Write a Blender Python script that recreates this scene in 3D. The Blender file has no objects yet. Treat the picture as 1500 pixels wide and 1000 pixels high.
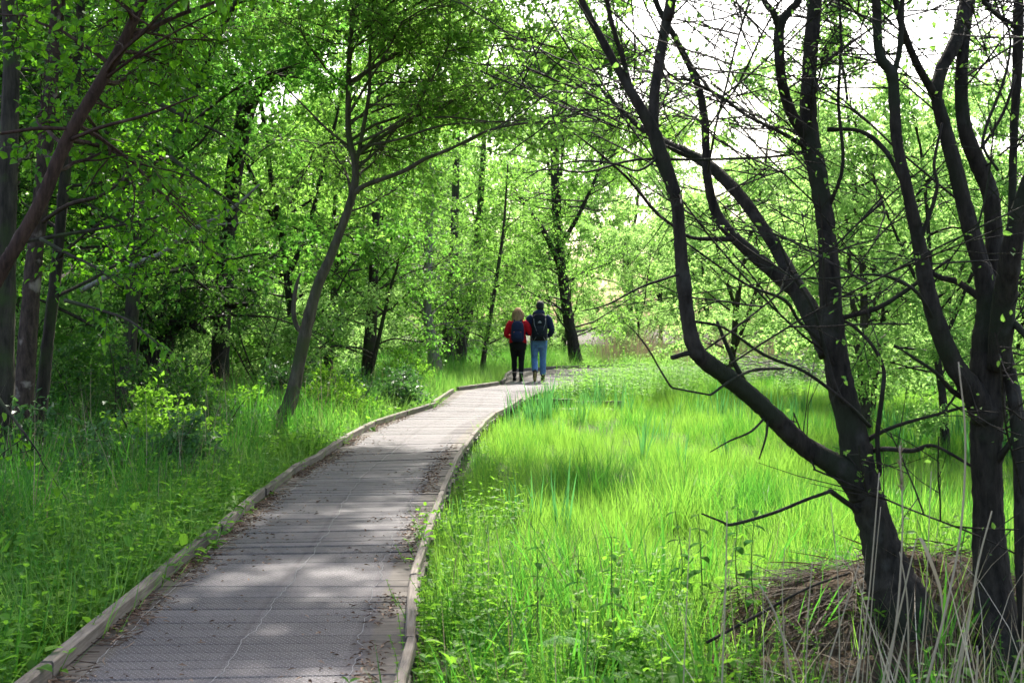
import bpy, math, random
import numpy as np
from mathutils import Vector

# ---------------------------------------------------------------- camera, sky, sun, exposure
S = bpy.context.scene
COL = S.collection
F = 1900.0                       # focal length in photo pixels (1500 wide)
CAMH = 1.6
TILT = math.atan(45 / F)
cam_d = bpy.data.cameras.new('camera')
cam = bpy.data.objects.new('camera', cam_d)
COL.objects.link(cam)
cam_d.sensor_width = 36.0
cam_d.lens = F / 1500 * 36
cam_d.clip_start = 0.05
cam_d.clip_end = 2000
cam_d.dof.use_dof = True
cam_d.dof.focus_distance = 11.0
cam_d.dof.aperture_fstop = 6.3
cam.location = (0, 0, CAMH)
cam.rotation_euler = (math.pi / 2 - TILT, 0, 0)
S.camera = cam

SUN_AZ, SUN_EL = math.radians(8), math.radians(46)
world = bpy.data.worlds.new('World')
S.world = world
world.use_nodes = True
wn, wl = world.node_tree.nodes, world.node_tree.links
sky = wn.new('ShaderNodeTexSky')
sky.sky_type = 'NISHITA'
sky.sun_disc = False
sky.sun_elevation = SUN_EL
sky.sun_rotation = SUN_AZ
sky.altitude = 0
sky.air_density = 1.0
sky.dust_density = 4.0
sky.ozone_density = 1.0
bg = wn['Background']
bg.inputs['Strength'].default_value = 0.15
wl.new(sky.outputs[0], bg.inputs['Color'])

sun_d = bpy.data.lights.new('sun', 'SUN')
sun = bpy.data.objects.new('sun', sun_d)
COL.objects.link(sun)
sun_d.energy = 4.0
sun_d.angle = math.radians(0.9)
sun_d.color = (1.0, 0.95, 0.87)
SUNV = Vector((math.sin(SUN_AZ) * math.cos(SUN_EL), math.cos(SUN_AZ) * math.cos(SUN_EL), math.sin(SUN_EL)))
sun.rotation_euler = SUNV.to_track_quat('Z', 'Y').to_euler()
sun.location = SUNV * 80

S.view_settings.view_transform = 'Standard'
S.view_settings.look = 'None'
S.view_settings.gamma = 1
S.view_settings.use_curve_mapping = False
S.view_settings.exposure = 1.75
S.render.engine = 'CYCLES'
cy = S.cycles
cy.max_bounces = 7
cy.diffuse_bounces = 4
cy.glossy_bounces = 2
cy.transmission_bounces = 5
cy.transparent_max_bounces = 4
cy.caustics_reflective = False
cy.caustics_refractive = False
cy.use_denoising = True
cy.denoising_prefilter = 'ACCURATE'
cy.use_adaptive_sampling = False
cy.sample_clamp_indirect = 6

# ---------------------------------------------------------------- helpers
R = np.random.default_rng(7)
random.seed(7)


def P(px, py, d):
    """world point on the photo ray through pixel (px, py) at camera depth d"""
    u, v = (px - 750) / F * d, (500 - py) / F * d
    c, s = math.cos(TILT), math.sin(TILT)
    return np.array((u, d * c + v * s, CAMH - d * s + v * c))


def nrm(a):
    a = np.asarray(a, float)
    return a / np.maximum(np.linalg.norm(a, axis=-1, keepdims=True), 1e-9)


class Geo:
    """collects vertices and faces, then links them as ONE mesh object"""
    def __init__(self):
        self.v, self.q, self.t, self.n = [], [], [], 0
        self.qa, self.ta = [], []

    def add(self, v, q=None, t=None, rnd=0.5):
        v = np.asarray(v, float).reshape(-1, 3)
        if q is not None and len(q):
            q = np.asarray(q, int).reshape(-1, 4)
            self.q.append(q + self.n)
            self.qa.append(np.broadcast_to(np.asarray(rnd, float), (len(q),)))
        if t is not None and len(t):
            t = np.asarray(t, int).reshape(-1, 3)
            self.t.append(t + self.n)
            self.ta.append(np.broadcast_to(np.asarray(rnd, float), (len(t),)))
        self.v.append(v)
        self.n += len(v)

    def tube(self, pts, rad, sides=6, cap=True, rough=0.0, rng=R, rnd=0.5):
        pts = np.asarray(pts, float)
        n = len(pts)
        rad = np.broadcast_to(np.asarray(rad, float), (n,))
        tan = nrm(np.gradient(pts, axis=0))
        ref = np.array((0.31, 0.2, 0.93))
        if abs(np.dot(nrm(tan.mean(0)), nrm(ref))) > 0.9:
            ref = np.array((0.9, 0.35, 0.1))
        a = nrm(np.cross(tan, ref))
        b = np.cross(tan, a)
        th = np.arange(sides) / sides * 2 * math.pi
        rr = rad[:, None] * np.ones((n, sides))
        if rough:
            rr = rr * (1 + rough * rng.standard_normal((n, sides)) * 0.6 + rough * rng.standard_normal((n, 1)) * 0.5 + rough * 0.8 * rng.standard_normal((1, sides)))
        v = pts[:, None, :] + rr[..., None] * (np.cos(th)[None, :, None] * a[:, None, :] + np.sin(th)[None, :, None] * b[:, None, :])
        i = np.arange(n - 1)[:, None] * sides
        j = np.arange(sides)[None, :]
        k = (j + 1) % sides
        q = np.stack([i + j, i + k, i + sides + k, i + sides + j], -1).reshape(-1, 4)
        v = v.reshape(-1, 3)
        t = None
        if cap:
            v = np.vstack([v, pts[-1:], pts[:1]])
            e = (n - 1) * sides
            jj = np.arange(sides)
            kk = (jj + 1) % sides
            t = np.vstack([np.stack([e + jj, e + kk, np.full(sides, n * sides)], -1),
                           np.stack([kk, jj, np.full(sides, n * sides + 1)], -1)])
        self.add(v, q, t, rnd)

    def loft(self, secs, sides=16, cap=True):
        """secs: (centre, rx, ry) rings in horizontal planes"""
        th = np.arange(sides) / sides * 2 * math.pi
        v = []
        for c, rx, ry in secs:
            v.append(np.stack([c[0] + rx * np.cos(th), c[1] + ry * np.sin(th), np.full(sides, c[2])], -1))
        n = len(secs)
        v = np.vstack(v)
        i = np.arange(n - 1)[:, None] * sides
        j = np.arange(sides)[None, :]
        k = (j + 1) % sides
        q = np.stack([i + j, i + k, i + sides + k, i + sides + j], -1).reshape(-1, 4)
        v = np.vstack([v, np.array([secs[0][0], secs[-1][0]], float)])
        jj = np.arange(sides)
        kk = (jj + 1) % sides
        e = (n - 1) * sides
        t = np.vstack([np.stack([kk, jj, np.full(sides, n * sides)], -1), np.stack([e + jj, e + kk, np.full(sides, n * sides + 1)], -1)])
        self.add(v, q, t)

    def ball(self, c, r, sides=12, rings=8):
        c = np.asarray(c, float)
        r = np.broadcast_to(np.asarray(r, float), (3,))
        secs = []
        for i in range(1, rings):
            p = math.pi * i / rings
            secs.append(((c[0], c[1], c[2] - r[2] * math.cos(p)), r[0] * math.sin(p), r[1] * math.sin(p)))
        self.loft(secs, sides)

    def box(self, c, s, rot=0.0):
        c = np.asarray(c, float)
        h = np.asarray(s, float) / 2
        v = np.array([[x, y, z] for x in (-1, 1) for y in (-1, 1) for z in (-1, 1)], float) * h
        cr, sr = math.cos(rot), math.sin(rot)
        v = np.stack([v[:, 0] * cr - v[:, 1] * sr, v[:, 0] * sr + v[:, 1] * cr, v[:, 2]], -1) + c
        self.add(v, [(0, 1, 3, 2), (4, 6, 7, 5), (0, 4, 5, 1), (2, 3, 7, 6), (0, 2, 6, 4), (1, 5, 7, 3)])

    def leaves(self, p, d, L, W, rng=R, fold=0.25, hexa=False, up=0.6):
        """p base points, d directions, L/W sizes: one folded leaf each"""
        p = np.asarray(p, float)
        n = len(p)
        if n == 0:
            return
        d = nrm(d)
        nn = rng.standard_normal((n, 3)) * (1 - up) + np.array((0, 0, up))
        s = nrm(np.cross(d, nn))
        nn = np.cross(s, d)
        L = np.broadcast_to(np.asarray(L, float), (n,))[:, None]
        W = np.broadcast_to(np.asarray(W, float), (n,))[:, None]
        rnd = rng.random(n)
        if not hexa:
            v = np.stack([p, p + d * L * .42 + s * W * .5 + nn * W * fold, p + d * L - nn * L * .12, p + d * L * .42 - s * W * .5 + nn * W * fold], 1)
            b = np.arange(n)[:, None] * 4
            t = np.stack([b + [0, 1, 2], b + [0, 2, 3]], 1).reshape(-1, 3)
            self.add(v.reshape(-1, 3), None, t, np.repeat(rnd, 2))
        else:
            v = np.stack([p, p + d * L * .28 + s * W * .46 + nn * W * fold, p + d * L * .68 + s * W * .34 + nn * W * fold * .6,
                          p + d * L - nn * L * .15,
                          p + d * L * .68 - s * W * .34 + nn * W * fold * .6, p + d * L * .28 - s * W * .46 + nn * W * fold,
                          p + d * L * .5], 1)
            b = np.arange(n)[:, None] * 7
            t = np.stack([b + [0, 1, 6], b + [1, 2, 6], b + [2, 3, 6], b + [3, 4, 6], b + [4, 5, 6], b + [5, 0, 6]], 1).reshape(-1, 3)
            self.add(v.reshape(-1, 3), None, t, np.repeat(rnd, 6))

    def blades(self, p, d, L, W, bend, segs=4, rng=R):
        """curved grass blades: base p, starting direction d, bending over towards bend (xy)"""
        p = np.asarray(p, float)
        n = len(p)
        d = nrm(d)
        L = np.broadcast_to(np.asarray(L, float), (n,))[:, None]
        W = np.broadcast_to(np.asarray(W, float), (n,))[:, None]
        bend = np.asarray(bend, float)
        s = nrm(np.cross(d, bend + 1e-4 + rng.standard_normal((n, 3)) * .02))
        rows = []
        c = p.copy()
        for k in range(segs):
            f = k / segs
            w = W * (1 - f ** 2) * (.7 + .6 * f if f < .4 else .94)
            rows += [c + s * w * .5, c - s * w * .5]
            dd = nrm(d + bend * (f + .5 / segs) ** 1.6 * 2)
            c = c + dd * L / segs
        rows.append(c)
        m = 2 * segs + 1
        v = np.stack(rows, 1).reshape(-1, 3)
        b = np.arange(n)[:, None] * m
        rnd = rng.random(n)
        q = [b + [2 * k, 2 * k + 1, 2 * k + 3, 2 * k + 2] for k in range(segs - 1)]
        t = b + [2 * segs - 2, 2 * segs - 1, 2 * segs]
        q = np.stack(q, 1).reshape(-1, 4)
        self.v.append(v)
        self.q.append(q + self.n)
        self.qa.append(np.repeat(rnd, segs - 1))
        self.t.append(t + self.n)
        self.ta.append(rnd)
        self.n += len(v)

    def mesh(self, name, mats, smooth=False, attr=True):
        me = bpy.data.meshes.new(name)
        v = np.vstack(self.v)
        q = np.vstack(self.q) if self.q else np.zeros((0, 4), int)
        t = np.vstack(self.t) if self.t else np.zeros((0, 3), int)
        me.vertices.add(len(v))
        me.vertices.foreach_set('co', v.astype(np.float32).ravel())
        me.loops.add(q.size + t.size)
        me.loops.foreach_set('vertex_index', np.concatenate([q.ravel(), t.ravel()]).astype(np.int32))
        nf = len(q) + len(t)
        me.polygons.add(nf)
        tot = np.concatenate([np.full(len(q), 4), np.full(len(t), 3)])
        st = np.concatenate([[0], np.cumsum(tot)[:-1]])
        me.polygons.foreach_set('loop_start', st.astype(np.int32))
        me.polygons.foreach_set('use_smooth', np.full(nf, smooth))
        if attr:
            a = me.attributes.new('rnd', 'FLOAT', 'FACE')
            vals = np.concatenate(self.qa + self.ta) if (self.qa or self.ta) else np.zeros(0)
            a.data.foreach_set('value', vals.astype(np.float32))
        for m in (mats if isinstance(mats, (list, tuple)) else [mats]):
            me.materials.append(m)
        me.update(calc_edges=True)
        me.validate()
        return me

    def build(self, name, mat, parent=None, smooth=False, kind=None, label=None):
        return link(name, self.mesh(name, mat, smooth), parent, kind, label)


def link(name, me, parent=None, kind=None, label=None):
    o = bpy.data.objects.new(name, me)
    COL.objects.link(o)
    if parent is not None:
        o.parent = parent
    if kind:
        o['kind'] = kind
    if label:
        o['label'] = label
    return o


def thing(name, label, cat, loc=(0, 0, 0), rz=0.0, group=None, kind=None, mesh=None):
    o = bpy.data.objects.new(name, mesh)
    COL.objects.link(o)
    o.location = [float(c) for c in loc]
    o.rotation_euler = (0, 0, rz)
    if mesh is None:
        o.empty_display_size = .3
    o['label'] = label
    o['category'] = cat
    if group:
        o['group'] = group
    if kind:
        o['kind'] = kind
    return o


def tag(o, label, cat, group=None, kind=None):
    o['label'] = label
    o['category'] = cat
    if group:
        o['group'] = group
    if kind:
        o['kind'] = kind
    return o


def dup(root, loc, rz=0.0, scale=1.0, label=None, group=None):
    r = root.copy()
    COL.objects.link(r)
    r.location = [float(c) for c in loc]
    r.rotation_euler = (0, 0, rz)
    r.scale = (scale,) * 3 if np.isscalar(scale) else scale
    if label:
        r['label'] = label
    if group:
        r['group'] = group
    for ch in list(root.children):
        c = ch.copy()
        COL.objects.link(c)
        c.parent = r
        for g in list(ch.children):
            h = g.copy()
            COL.objects.link(h)
            h.parent = c
    return r


def spline(pts, n=6):
    """Catmull-Rom through the given rows (any width)"""
    p = np.asarray(pts, float)
    if len(p) < 3:
        return np.stack([p[0] + (p[-1] - p[0]) * t for t in np.linspace(0, 1, n + 1)])
    e = np.vstack([2 * p[0] - p[1], p, 2 * p[-1] - p[-2]])
    out = []
    for i in range(1, len(e) - 2):
        for t in np.arange(n) / n:
            a, b, c, d = e[i - 1], e[i], e[i + 1], e[i + 2]
            out.append(.5 * (2 * b + (c - a) * t + (2 * a - 5 * b + 4 * c - d) * t * t + (3 * b - a - 3 * c + d) * t ** 3))
    out.append(p[-1])
    return np.array(out)


def hash2(x, y):
    return (np.sin(x * 1.31 + 1.7 * np.sin(y * .83 + 1)) + np.sin(y * 1.13 + 1.3 * np.sin(x * .71 + 2)) + np.sin((x + y) * .47 + 3)) / 3


# ---------------------------------------------------------------- materials
def mat(name):
    m = bpy.data.materials.new(name)
    m.use_nodes = True
    nt = m.node_tree
    return m, nt, nt.nodes, nt.links, nt.nodes['Principled BSDF']


def leaf_mat(name, cols, trans, rough=.5, spec=.28, tf=.5, hue=.03, mscale=0.0):
    """cols: three leaf colours spread over the leaves; trans: colour of the light that shines through"""
    m, nt, N, L, b = mat(name)
    at = N.new('ShaderNodeAttribute')
    at.attribute_name = 'rnd'
    oi = N.new('ShaderNodeObjectInfo')
    ramp = N.new('ShaderNodeValToRGB')
    e = ramp.color_ramp.elements
    e[0].color = (*cols[0], 1)
    e[0].position = 0.1
    e[1].color = (*cols[2], 1)
    e[1].position = .95
    k = e.new(.55)
    k.color = (*cols[1], 1)
    L.new(at.outputs['Fac'], ramp.inputs[0])
    hs = N.new('ShaderNodeHueSaturation')
    mr = N.new('ShaderNodeMapRange')
    mr.inputs['To Min'].default_value = .5 - hue
    mr.inputs['To Max'].default_value = .5 + hue
    L.new(oi.outputs['Random'], mr.inputs['Value'])
    L.new(mr.outputs[0], hs.inputs['Hue'])
    mv = N.new('ShaderNodeMapRange')
    mv.inputs['To Min'].default_value = .8
    mv.inputs['To Max'].default_value = 1.2
    L.new(at.outputs['Fac'], mv.inputs['Value'])
    L.new(mv.outputs[0], hs.inputs['Value'])
    L.new(ramp.outputs[0], hs.inputs['Color'])
    L.new(hs.outputs[0], b.inputs['Base Color'])
    b.inputs['Roughness'].default_value = rough
    b.inputs['Specular IOR Level'].default_value = spec
    tr = N.new('ShaderNodeBsdfTranslucent')
    mx = N.new('ShaderNodeMixRGB')
    mx.blend_type = 'MIX'
    mx.inputs[0].default_value = .75
    L.new(hs.outputs[0], mx.inputs[1])
    mx.inputs[2].default_value = (*trans, 1)
    L.new(mx.outputs[0], tr.inputs[0])
    ms = N.new('ShaderNodeMixShader')
    ms.inputs[0].default_value = tf
    L.new(b.outputs[0], ms.inputs[1])
    L.new(tr.outputs[0], ms.inputs[2])
    L.new(ms.outputs[0], N['Material Output'].inputs[0])
    return m


def bark_mat(name, c0, c1, scale=18, stretch=.18, bump=.6, moss=None, pale=None):
    m, nt, N, L, b = mat(name)
    tc = N.new('ShaderNodeTexCoord')
    mp = N.new('ShaderNodeMapping')
    mp.inputs['Scale'].default_value = (1, 1, stretch)
    L.new(tc.outputs['Object'], mp.inputs[0])
    no = N.new('ShaderNodeTexNoise')
    no.inputs['Scale'].default_value = scale
    no.inputs['Detail'].default_value = 6
    no.inputs['Roughness'].default_value = .65
    L.new(mp.outputs[0], no.inputs['Vector'])
    rp = N.new('ShaderNodeValToRGB')
    rp.color_ramp.elements[0].position = .35
    rp.color_ramp.elements[0].color = (*c0, 1)
    rp.color_ramp.elements[1].position = .68
    rp.color_ramp.elements[1].color = (*c1, 1)
    L.new(no.outputs[0], rp.inputs[0])
    out = rp.outputs[0]
    for c, sc, lo in ((moss, 2.2, .5), (pale, 7.0, .58)):
        if c is None:
            continue
        n2 = N.new('ShaderNodeTexNoise')
        n2.inputs['Scale'].default_value = sc
        n2.inputs['Detail'].default_value = 5
        L.new(tc.outputs['Object'], n2.inputs['Vector'])
        r2 = N.new('ShaderNodeValToRGB')
        r2.color_ramp.elements[0].position = lo
        r2.color_ramp.elements[1].position = lo + .12
        L.new(n2.outputs[0], r2.inputs[0])
        mx = N.new('ShaderNodeMixRGB')
        L.new(r2.outputs[0], mx.inputs[0])
        L.new(out, mx.inputs[1])
        mx.inputs[2].default_value = (*c, 1)
        out = mx.outputs[0]
    L.new(out, b.inputs['Base Color'])
    b.inputs['Roughness'].default_value = .85
    b.inputs['Specular IOR Level'].default_value = .2
    bp = N.new('ShaderNodeBump')
    bp.inputs['Strength'].default_value = bump
    bp.inputs['Distance'].default_value = .02
    L.new(no.outputs[0], bp.inputs['Height'])
    L.new(bp.outputs[0], b.inputs['Normal'])
    return m


def plain_mat(name, c, rough=.8, noise=.25, scale=30, spec=.3, bump=.2, c2=None):
    m, nt, N, L, b = mat(name)
    tc = N.new('ShaderNodeTexCoord')
    no = N.new('ShaderNodeTexNoise')
    no.inputs['Scale'].default_value = scale
    no.inputs['Detail'].default_value = 4
    L.new(tc.outputs['Object'], no.inputs['Vector'])
    rp = N.new('ShaderNodeValToRGB')
    rp.color_ramp.elements[0].position = .3
    rp.color_ramp.elements[1].position = .7
    a = np.array(c)
    rp.color_ramp.elements[0].color = (*(a * (1 - noise)), 1)
    rp.color_ramp.elements[1].color = (*(np.array(c2) if c2 is not None else a * (1 + noise)), 1)
    L.new(no.outputs[0], rp.inputs[0])
    L.new(rp.outputs[0], b.inputs['Base Color'])
    b.inputs['Roughness'].default_value = rough
    b.inputs['Specular IOR Level'].default_value = spec
    bp = N.new('ShaderNodeBump')
    bp.inputs['Strength'].default_value = bump
    bp.inputs['Distance'].default_value = .01
    L.new(no.outputs[0], bp.inputs['Height'])
    L.new(bp.outputs[0], b.inputs['Normal'])
    return m


def wood_mat(name, c0, c1, stain, along='X', stain_amt=.5):
    """weathered timber: grain drawn out along the plank, stains, a tint of its own per piece"""
    m, nt, N, L, b = mat(name)
    tc = N.new('ShaderNodeTexCoord')
    oi = N.new('ShaderNodeObjectInfo')
    ad = N.new('ShaderNodeVectorMath')
    ad.operation = 'ADD'
    ml = N.new('ShaderNodeVectorMath')
    ml.operation = 'SCALE'
    ml.inputs[0].default_value = (37, 19, 53)
    L.new(oi.outputs['Random'], ml.inputs['Scale'])
    L.new(tc.outputs['Object'], ad.inputs[0])
    L.new(ml.outputs[0], ad.inputs[1])
    mp = N.new('ShaderNodeMapping')
    mp.inputs['Scale'].default_value = (.06, 1, 1) if along == 'X' else (1, .06, 1)
    L.new(ad.outputs[0], mp.inputs[0])
    no = N.new('ShaderNodeTexNoise')
    no.inputs['Scale'].default_value = 70
    no.inputs['Detail'].default_value = 6
    no.inputs['Roughness'].default_value = .7
    L.new(mp.outputs[0], no.inputs['Vector'])
    rp = N.new('ShaderNodeValToRGB')
    rp.color_ramp.elements[0].position = .3
    rp.color_ramp.elements[0].color = (*c0, 1)
    rp.color_ramp.elements[1].position = .72
    rp.color_ramp.elements[1].color = (*c1, 1)
    L.new(no.outputs[0], rp.inputs[0])
    n2 = N.new('ShaderNodeTexNoise')
    n2.inputs['Scale'].default_value = 5
    n2.inputs['Detail'].default_value = 5
    L.new(ad.outputs[0], n2.inputs['Vector'])
    r2 = N.new('ShaderNodeValToRGB')
    r2.color_ramp.elements[0].position = .48
    r2.color_ramp.elements[1].position = .72
    L.new(n2.outputs[0], r2.inputs[0])
    mu = N.new('ShaderNodeMath')
    mu.operation = 'MULTIPLY'
    L.new(r2.outputs[0], mu.inputs[0])
    mu.inputs[1].default_value = stain_amt
    mx = N.new('ShaderNodeMixRGB')
    L.new(mu.outputs[0], mx.inputs[0])
    L.new(rp.outputs[0], mx.inputs[1])
    mx.inputs[2].default_value = (*stain, 1)
    hs = N.new('ShaderNodeHueSaturation')
    mv = N.new('ShaderNodeMapRange')
    mv.inputs['To Min'].default_value = .68
    mv.inputs['To Max'].default_value = 1.25
    L.new(oi.outputs['Random'], mv.inputs['Value'])
    L.new(mv.outputs[0], hs.inputs['Value'])
    L.new(mx.outputs[0], hs.inputs['Color'])
    L.new(hs.outputs[0], b.inputs['Base Color'])
    b.inputs['Roughness'].default_value = .8
    b.inputs['Specular IOR Level'].default_value = .25
    bp = N.new('ShaderNodeBump')
    bp.inputs['Strength'].default_value = .5
    bp.inputs['Distance'].default_value = .006
    L.new(no.outputs[0], bp.inputs['Height'])
    L.new(bp.outputs[0], b.inputs['Normal'])
    return m


M = {}
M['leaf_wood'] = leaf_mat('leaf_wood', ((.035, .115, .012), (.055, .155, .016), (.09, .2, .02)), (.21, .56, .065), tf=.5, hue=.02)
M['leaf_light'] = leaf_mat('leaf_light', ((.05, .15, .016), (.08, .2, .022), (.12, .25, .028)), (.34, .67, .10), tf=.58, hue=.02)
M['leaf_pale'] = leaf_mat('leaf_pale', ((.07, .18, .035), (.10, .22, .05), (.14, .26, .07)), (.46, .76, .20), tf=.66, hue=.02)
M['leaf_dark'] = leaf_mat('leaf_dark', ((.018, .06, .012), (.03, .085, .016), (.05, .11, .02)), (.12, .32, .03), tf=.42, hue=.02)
M['leaf_birch'] = leaf_mat('leaf_birch', ((.035, .11, .012), (.06, .16, .015), (.09, .2, .02)), (.24, .60, .02), rough=.5, spec=.25, tf=.5)
M['grass'] = leaf_mat('grass', ((.048, .14, .016), (.08, .19, .02), (.14, .25, .03)), (.30, .59, .065), rough=.42, spec=.35, tf=.55, hue=.025)
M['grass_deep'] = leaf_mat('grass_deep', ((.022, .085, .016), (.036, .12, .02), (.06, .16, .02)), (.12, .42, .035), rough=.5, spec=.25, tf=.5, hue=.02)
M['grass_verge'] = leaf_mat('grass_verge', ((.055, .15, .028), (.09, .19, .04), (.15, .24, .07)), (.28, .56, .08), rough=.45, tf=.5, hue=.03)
M['iris'] = leaf_mat('iris', ((.03, .12, .04), (.05, .15, .05), (.07, .17, .05)), (.12, .4, .08), rough=.4, tf=.4)
M['herb'] = leaf_mat('herb', ((.05, .15, .016), (.085, .2, .024), (.13, .26, .03)), (.3, .64, .045), rough=.58, spec=.14, tf=.48, hue=.025)
M['fern'] = leaf_mat('fern', ((.04, .14, .012), (.06, .18, .018), (.09, .22, .022)), (.22, .6, .04), rough=.6, spec=.15, tf=.5)
M['ivy'] = leaf_mat('ivy', ((.03, .09, .03), (.045, .125, .04), (.07, .16, .045)), (.14, .38, .06), rough=.45, spec=.35, tf=.3)
M['nettle_leaf'] = leaf_mat('nettle_leaf', ((.03, .09, .014), (.045, .12, .018), (.06, .15, .02)), (.17, .42, .03), rough=.85, spec=.04, tf=.45)
M['dry'] = leaf_mat('dry', ((.22, .16, .09), (.3, .23, .14), (.38, .3, .2)), (.3, .22, .13), rough=.7, spec=.2, tf=.2, hue=.01)
M['reed'] = leaf_mat('reed', ((.36, .27, .17), (.5, .4, .27), (.64, .54, .39)), (.35, .27, .17), rough=.6, spec=.25, tf=.2, hue=.01)
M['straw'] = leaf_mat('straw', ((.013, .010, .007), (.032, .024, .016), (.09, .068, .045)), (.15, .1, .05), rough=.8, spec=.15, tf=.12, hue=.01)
M['litter'] = leaf_mat('litter', ((.06, .03, .018), (.12, .07, .04), (.28, .2, .14)), (.1, .06, .03), rough=.8, spec=.15, tf=.08, hue=.01)
M['bark_dark'] = bark_mat('bark_dark', (.013, .010, .0075), (.05, .039, .029), 30, .25, 1.0, moss=(.026, .029, .015), pale=(.05, .044, .036))
M['bark_wood'] = bark_mat('bark_wood', (.022, .018, .013), (.075, .06, .043), 20, .2, .8, moss=(.045, .06, .02))
M['bark_red'] = bark_mat('bark_red', (.028, .015, .011), (.085, .047, .033), 26, .2, .7, pale=(.12, .075, .055))
M['bark_birch'] = bark_mat('bark_birch', (.03, .02, .015), (.10, .066, .05), 22, .35, .8, pale=(.28, .22, .18))
M['bark_grey'] = bark_mat('bark_grey', (.05, .04, .028), (.14, .115, .08), 14, .25, .5, moss=(.065, .07, .03))
M['bark_pale'] = bark_mat('bark_pale', (.14, .13, .1), (.3, .28, .24), 20, .3, .5)
M['stem'] = plain_mat('stem_green', (.05, .11, .02), .6, .3)
M['plank'] = wood_mat('plank', (.05, .041, .033), (.165, .142, .118), (.04, .028, .019), 'X', .6)


def worn_middle(m):
    """the trodden middle of each plank under the netting: grey, gritty, mottled"""
    nt = m.node_tree
    N, L = nt.nodes, nt.links
    b = N['Principled BSDF']
    old = b.inputs['Base Color'].links[0].from_socket
    tc = N.new('ShaderNodeTexCoord')
    sx = N.new('ShaderNodeSeparateXYZ')
    L.new(tc.outputs['Object'], sx.inputs[0])
    ab = N.new('ShaderNodeMath')
    ab.operation = 'ABSOLUTE'
    L.new(sx.outputs[0], ab.inputs[0])
    n1 = N.new('ShaderNodeTexNoise')
    n1.inputs['Scale'].default_value = 14
    n1.inputs['Detail'].default_value = 5
    L.new(tc.outputs['Object'], n1.inputs['Vector'])
    ad = N.new('ShaderNodeMath')
    ad.operation = 'MULTIPLY_ADD'
    L.new(n1.outputs[0], ad.inputs[0])
    ad.inputs[1].default_value = .09
    L.new(ab.outputs[0], ad.inputs[2])
    mr = N.new('ShaderNodeMapRange')
    mr.inputs['From Min'].default_value = .62
    mr.inputs['From Max'].default_value = .655
    mr.inputs['To Min'].default_value = .85
    mr.inputs['To Max'].default_value = .0
    L.new(ad.outputs[0], mr.inputs['Value'])
    oi = N.new('ShaderNodeObjectInfo')
    av = N.new('ShaderNodeVectorMath')
    av.operation = 'MULTIPLY_ADD'
    L.new(oi.outputs['Random'], av.inputs[0])
    av.inputs[1].default_value = (31, 57, 11)
    L.new(tc.outputs['Object'], av.inputs[2])
    n2 = N.new('ShaderNodeTexNoise')
    n2.inputs['Scale'].default_value = 95
    n2.inputs['Detail'].default_value = 4
    n2.inputs['Roughness'].default_value = .8
    L.new(av.outputs[0], n2.inputs['Vector'])
    rp = N.new('ShaderNodeValToRGB')
    rp.color_ramp.elements[0].position = .36
    rp.color_ramp.elements[0].color = (.027, .024, .025, 1)
    rp.color_ramp.elements[1].position = .66
    rp.color_ramp.elements[1].color = (.152, .136, .139, 1)
    L.new(n2.outputs[0], rp.inputs[0])
    hs = N.new('ShaderNodeHueSaturation')
    mv = N.new('ShaderNodeMapRange')
    mv.inputs['To Min'].default_value = .68
    mv.inputs['To Max'].default_value = 1.16
    L.new(oi.outputs['Random'], mv.inputs['Value'])
    L.new(mv.outputs[0], hs.inputs['Value'])
    L.new(rp.outputs[0], hs.inputs['Color'])
    mx = N.new('ShaderNodeMixRGB')
    L.new(mr.outputs[0], mx.inputs[0])
    L.new(old, mx.inputs[1])
    L.new(hs.outputs[0], mx.inputs[2])
    L.new(mx.outputs[0], b.inputs['Base Color'])


worn_middle(M['plank'])
M['kerb'] = wood_mat('kerb', (.075, .06, .048), (.22, .185, .15), (.06, .043, .03), 'Y', .6)
M['kerb_side'] = M['kerb']
M['beam'] = wood_mat('beam', (.05, .042, .034), (.14, .12, .1), (.04, .03, .02), 'X', .5)
M['wire'] = plain_mat('galvanised_wire', (.19, .182, .19), .6, .2, 40, .5)
M['wire'].node_tree.nodes['Principled BSDF'].inputs['Metallic'].default_value = .35
M['wire_pale'] = plain_mat('pale_wire', (.24, .23, .23), .5, .15, 30, .5)


def ground_mat():
    m, nt, N, L, b = mat('woodland_soil')
    tc = N.new('ShaderNodeTexCoord')
    n1 = N.new('ShaderNodeTexNoise')
    n1.inputs['Scale'].default_value = 1.4
    n1.inputs['Detail'].default_value = 8
    n1.inputs['Roughness'].default_value = .7
    L.new(tc.outputs['Object'], n1.inputs['Vector'])
    rp = N.new('ShaderNodeValToRGB')
    e = rp.color_ramp.elements
    e[0].position, e[0].color = .3, (.022, .017, .011, 1)
    e[1].position, e[1].color = .75, (.05, .07, .018, 1)
    k = e.new(.52)
    k.color = (.045, .036, .02, 1)
    L.new(n1.outputs[0], rp.inputs[0])
    L.new(rp.outputs[0], b.inputs['Base Color'])
    b.inputs['Roughness'].default_value = .95
    n2 = N.new('ShaderNodeTexNoise')
    n2.inputs['Scale'].default_value = 25
    n2.inputs['Detail'].default_value = 6
    L.new(tc.outputs['Object'], n2.inputs['Vector'])
    bp = N.new('ShaderNodeBump')
    bp.inputs['Strength'].default_value = .8
    bp.inputs['Distance'].default_value = .05
    L.new(n2.outputs[0], bp.inputs['Height'])
    L.new(bp.outputs[0], b.inputs['Normal'])
    return m


M['soil'] = ground_mat()

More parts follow.
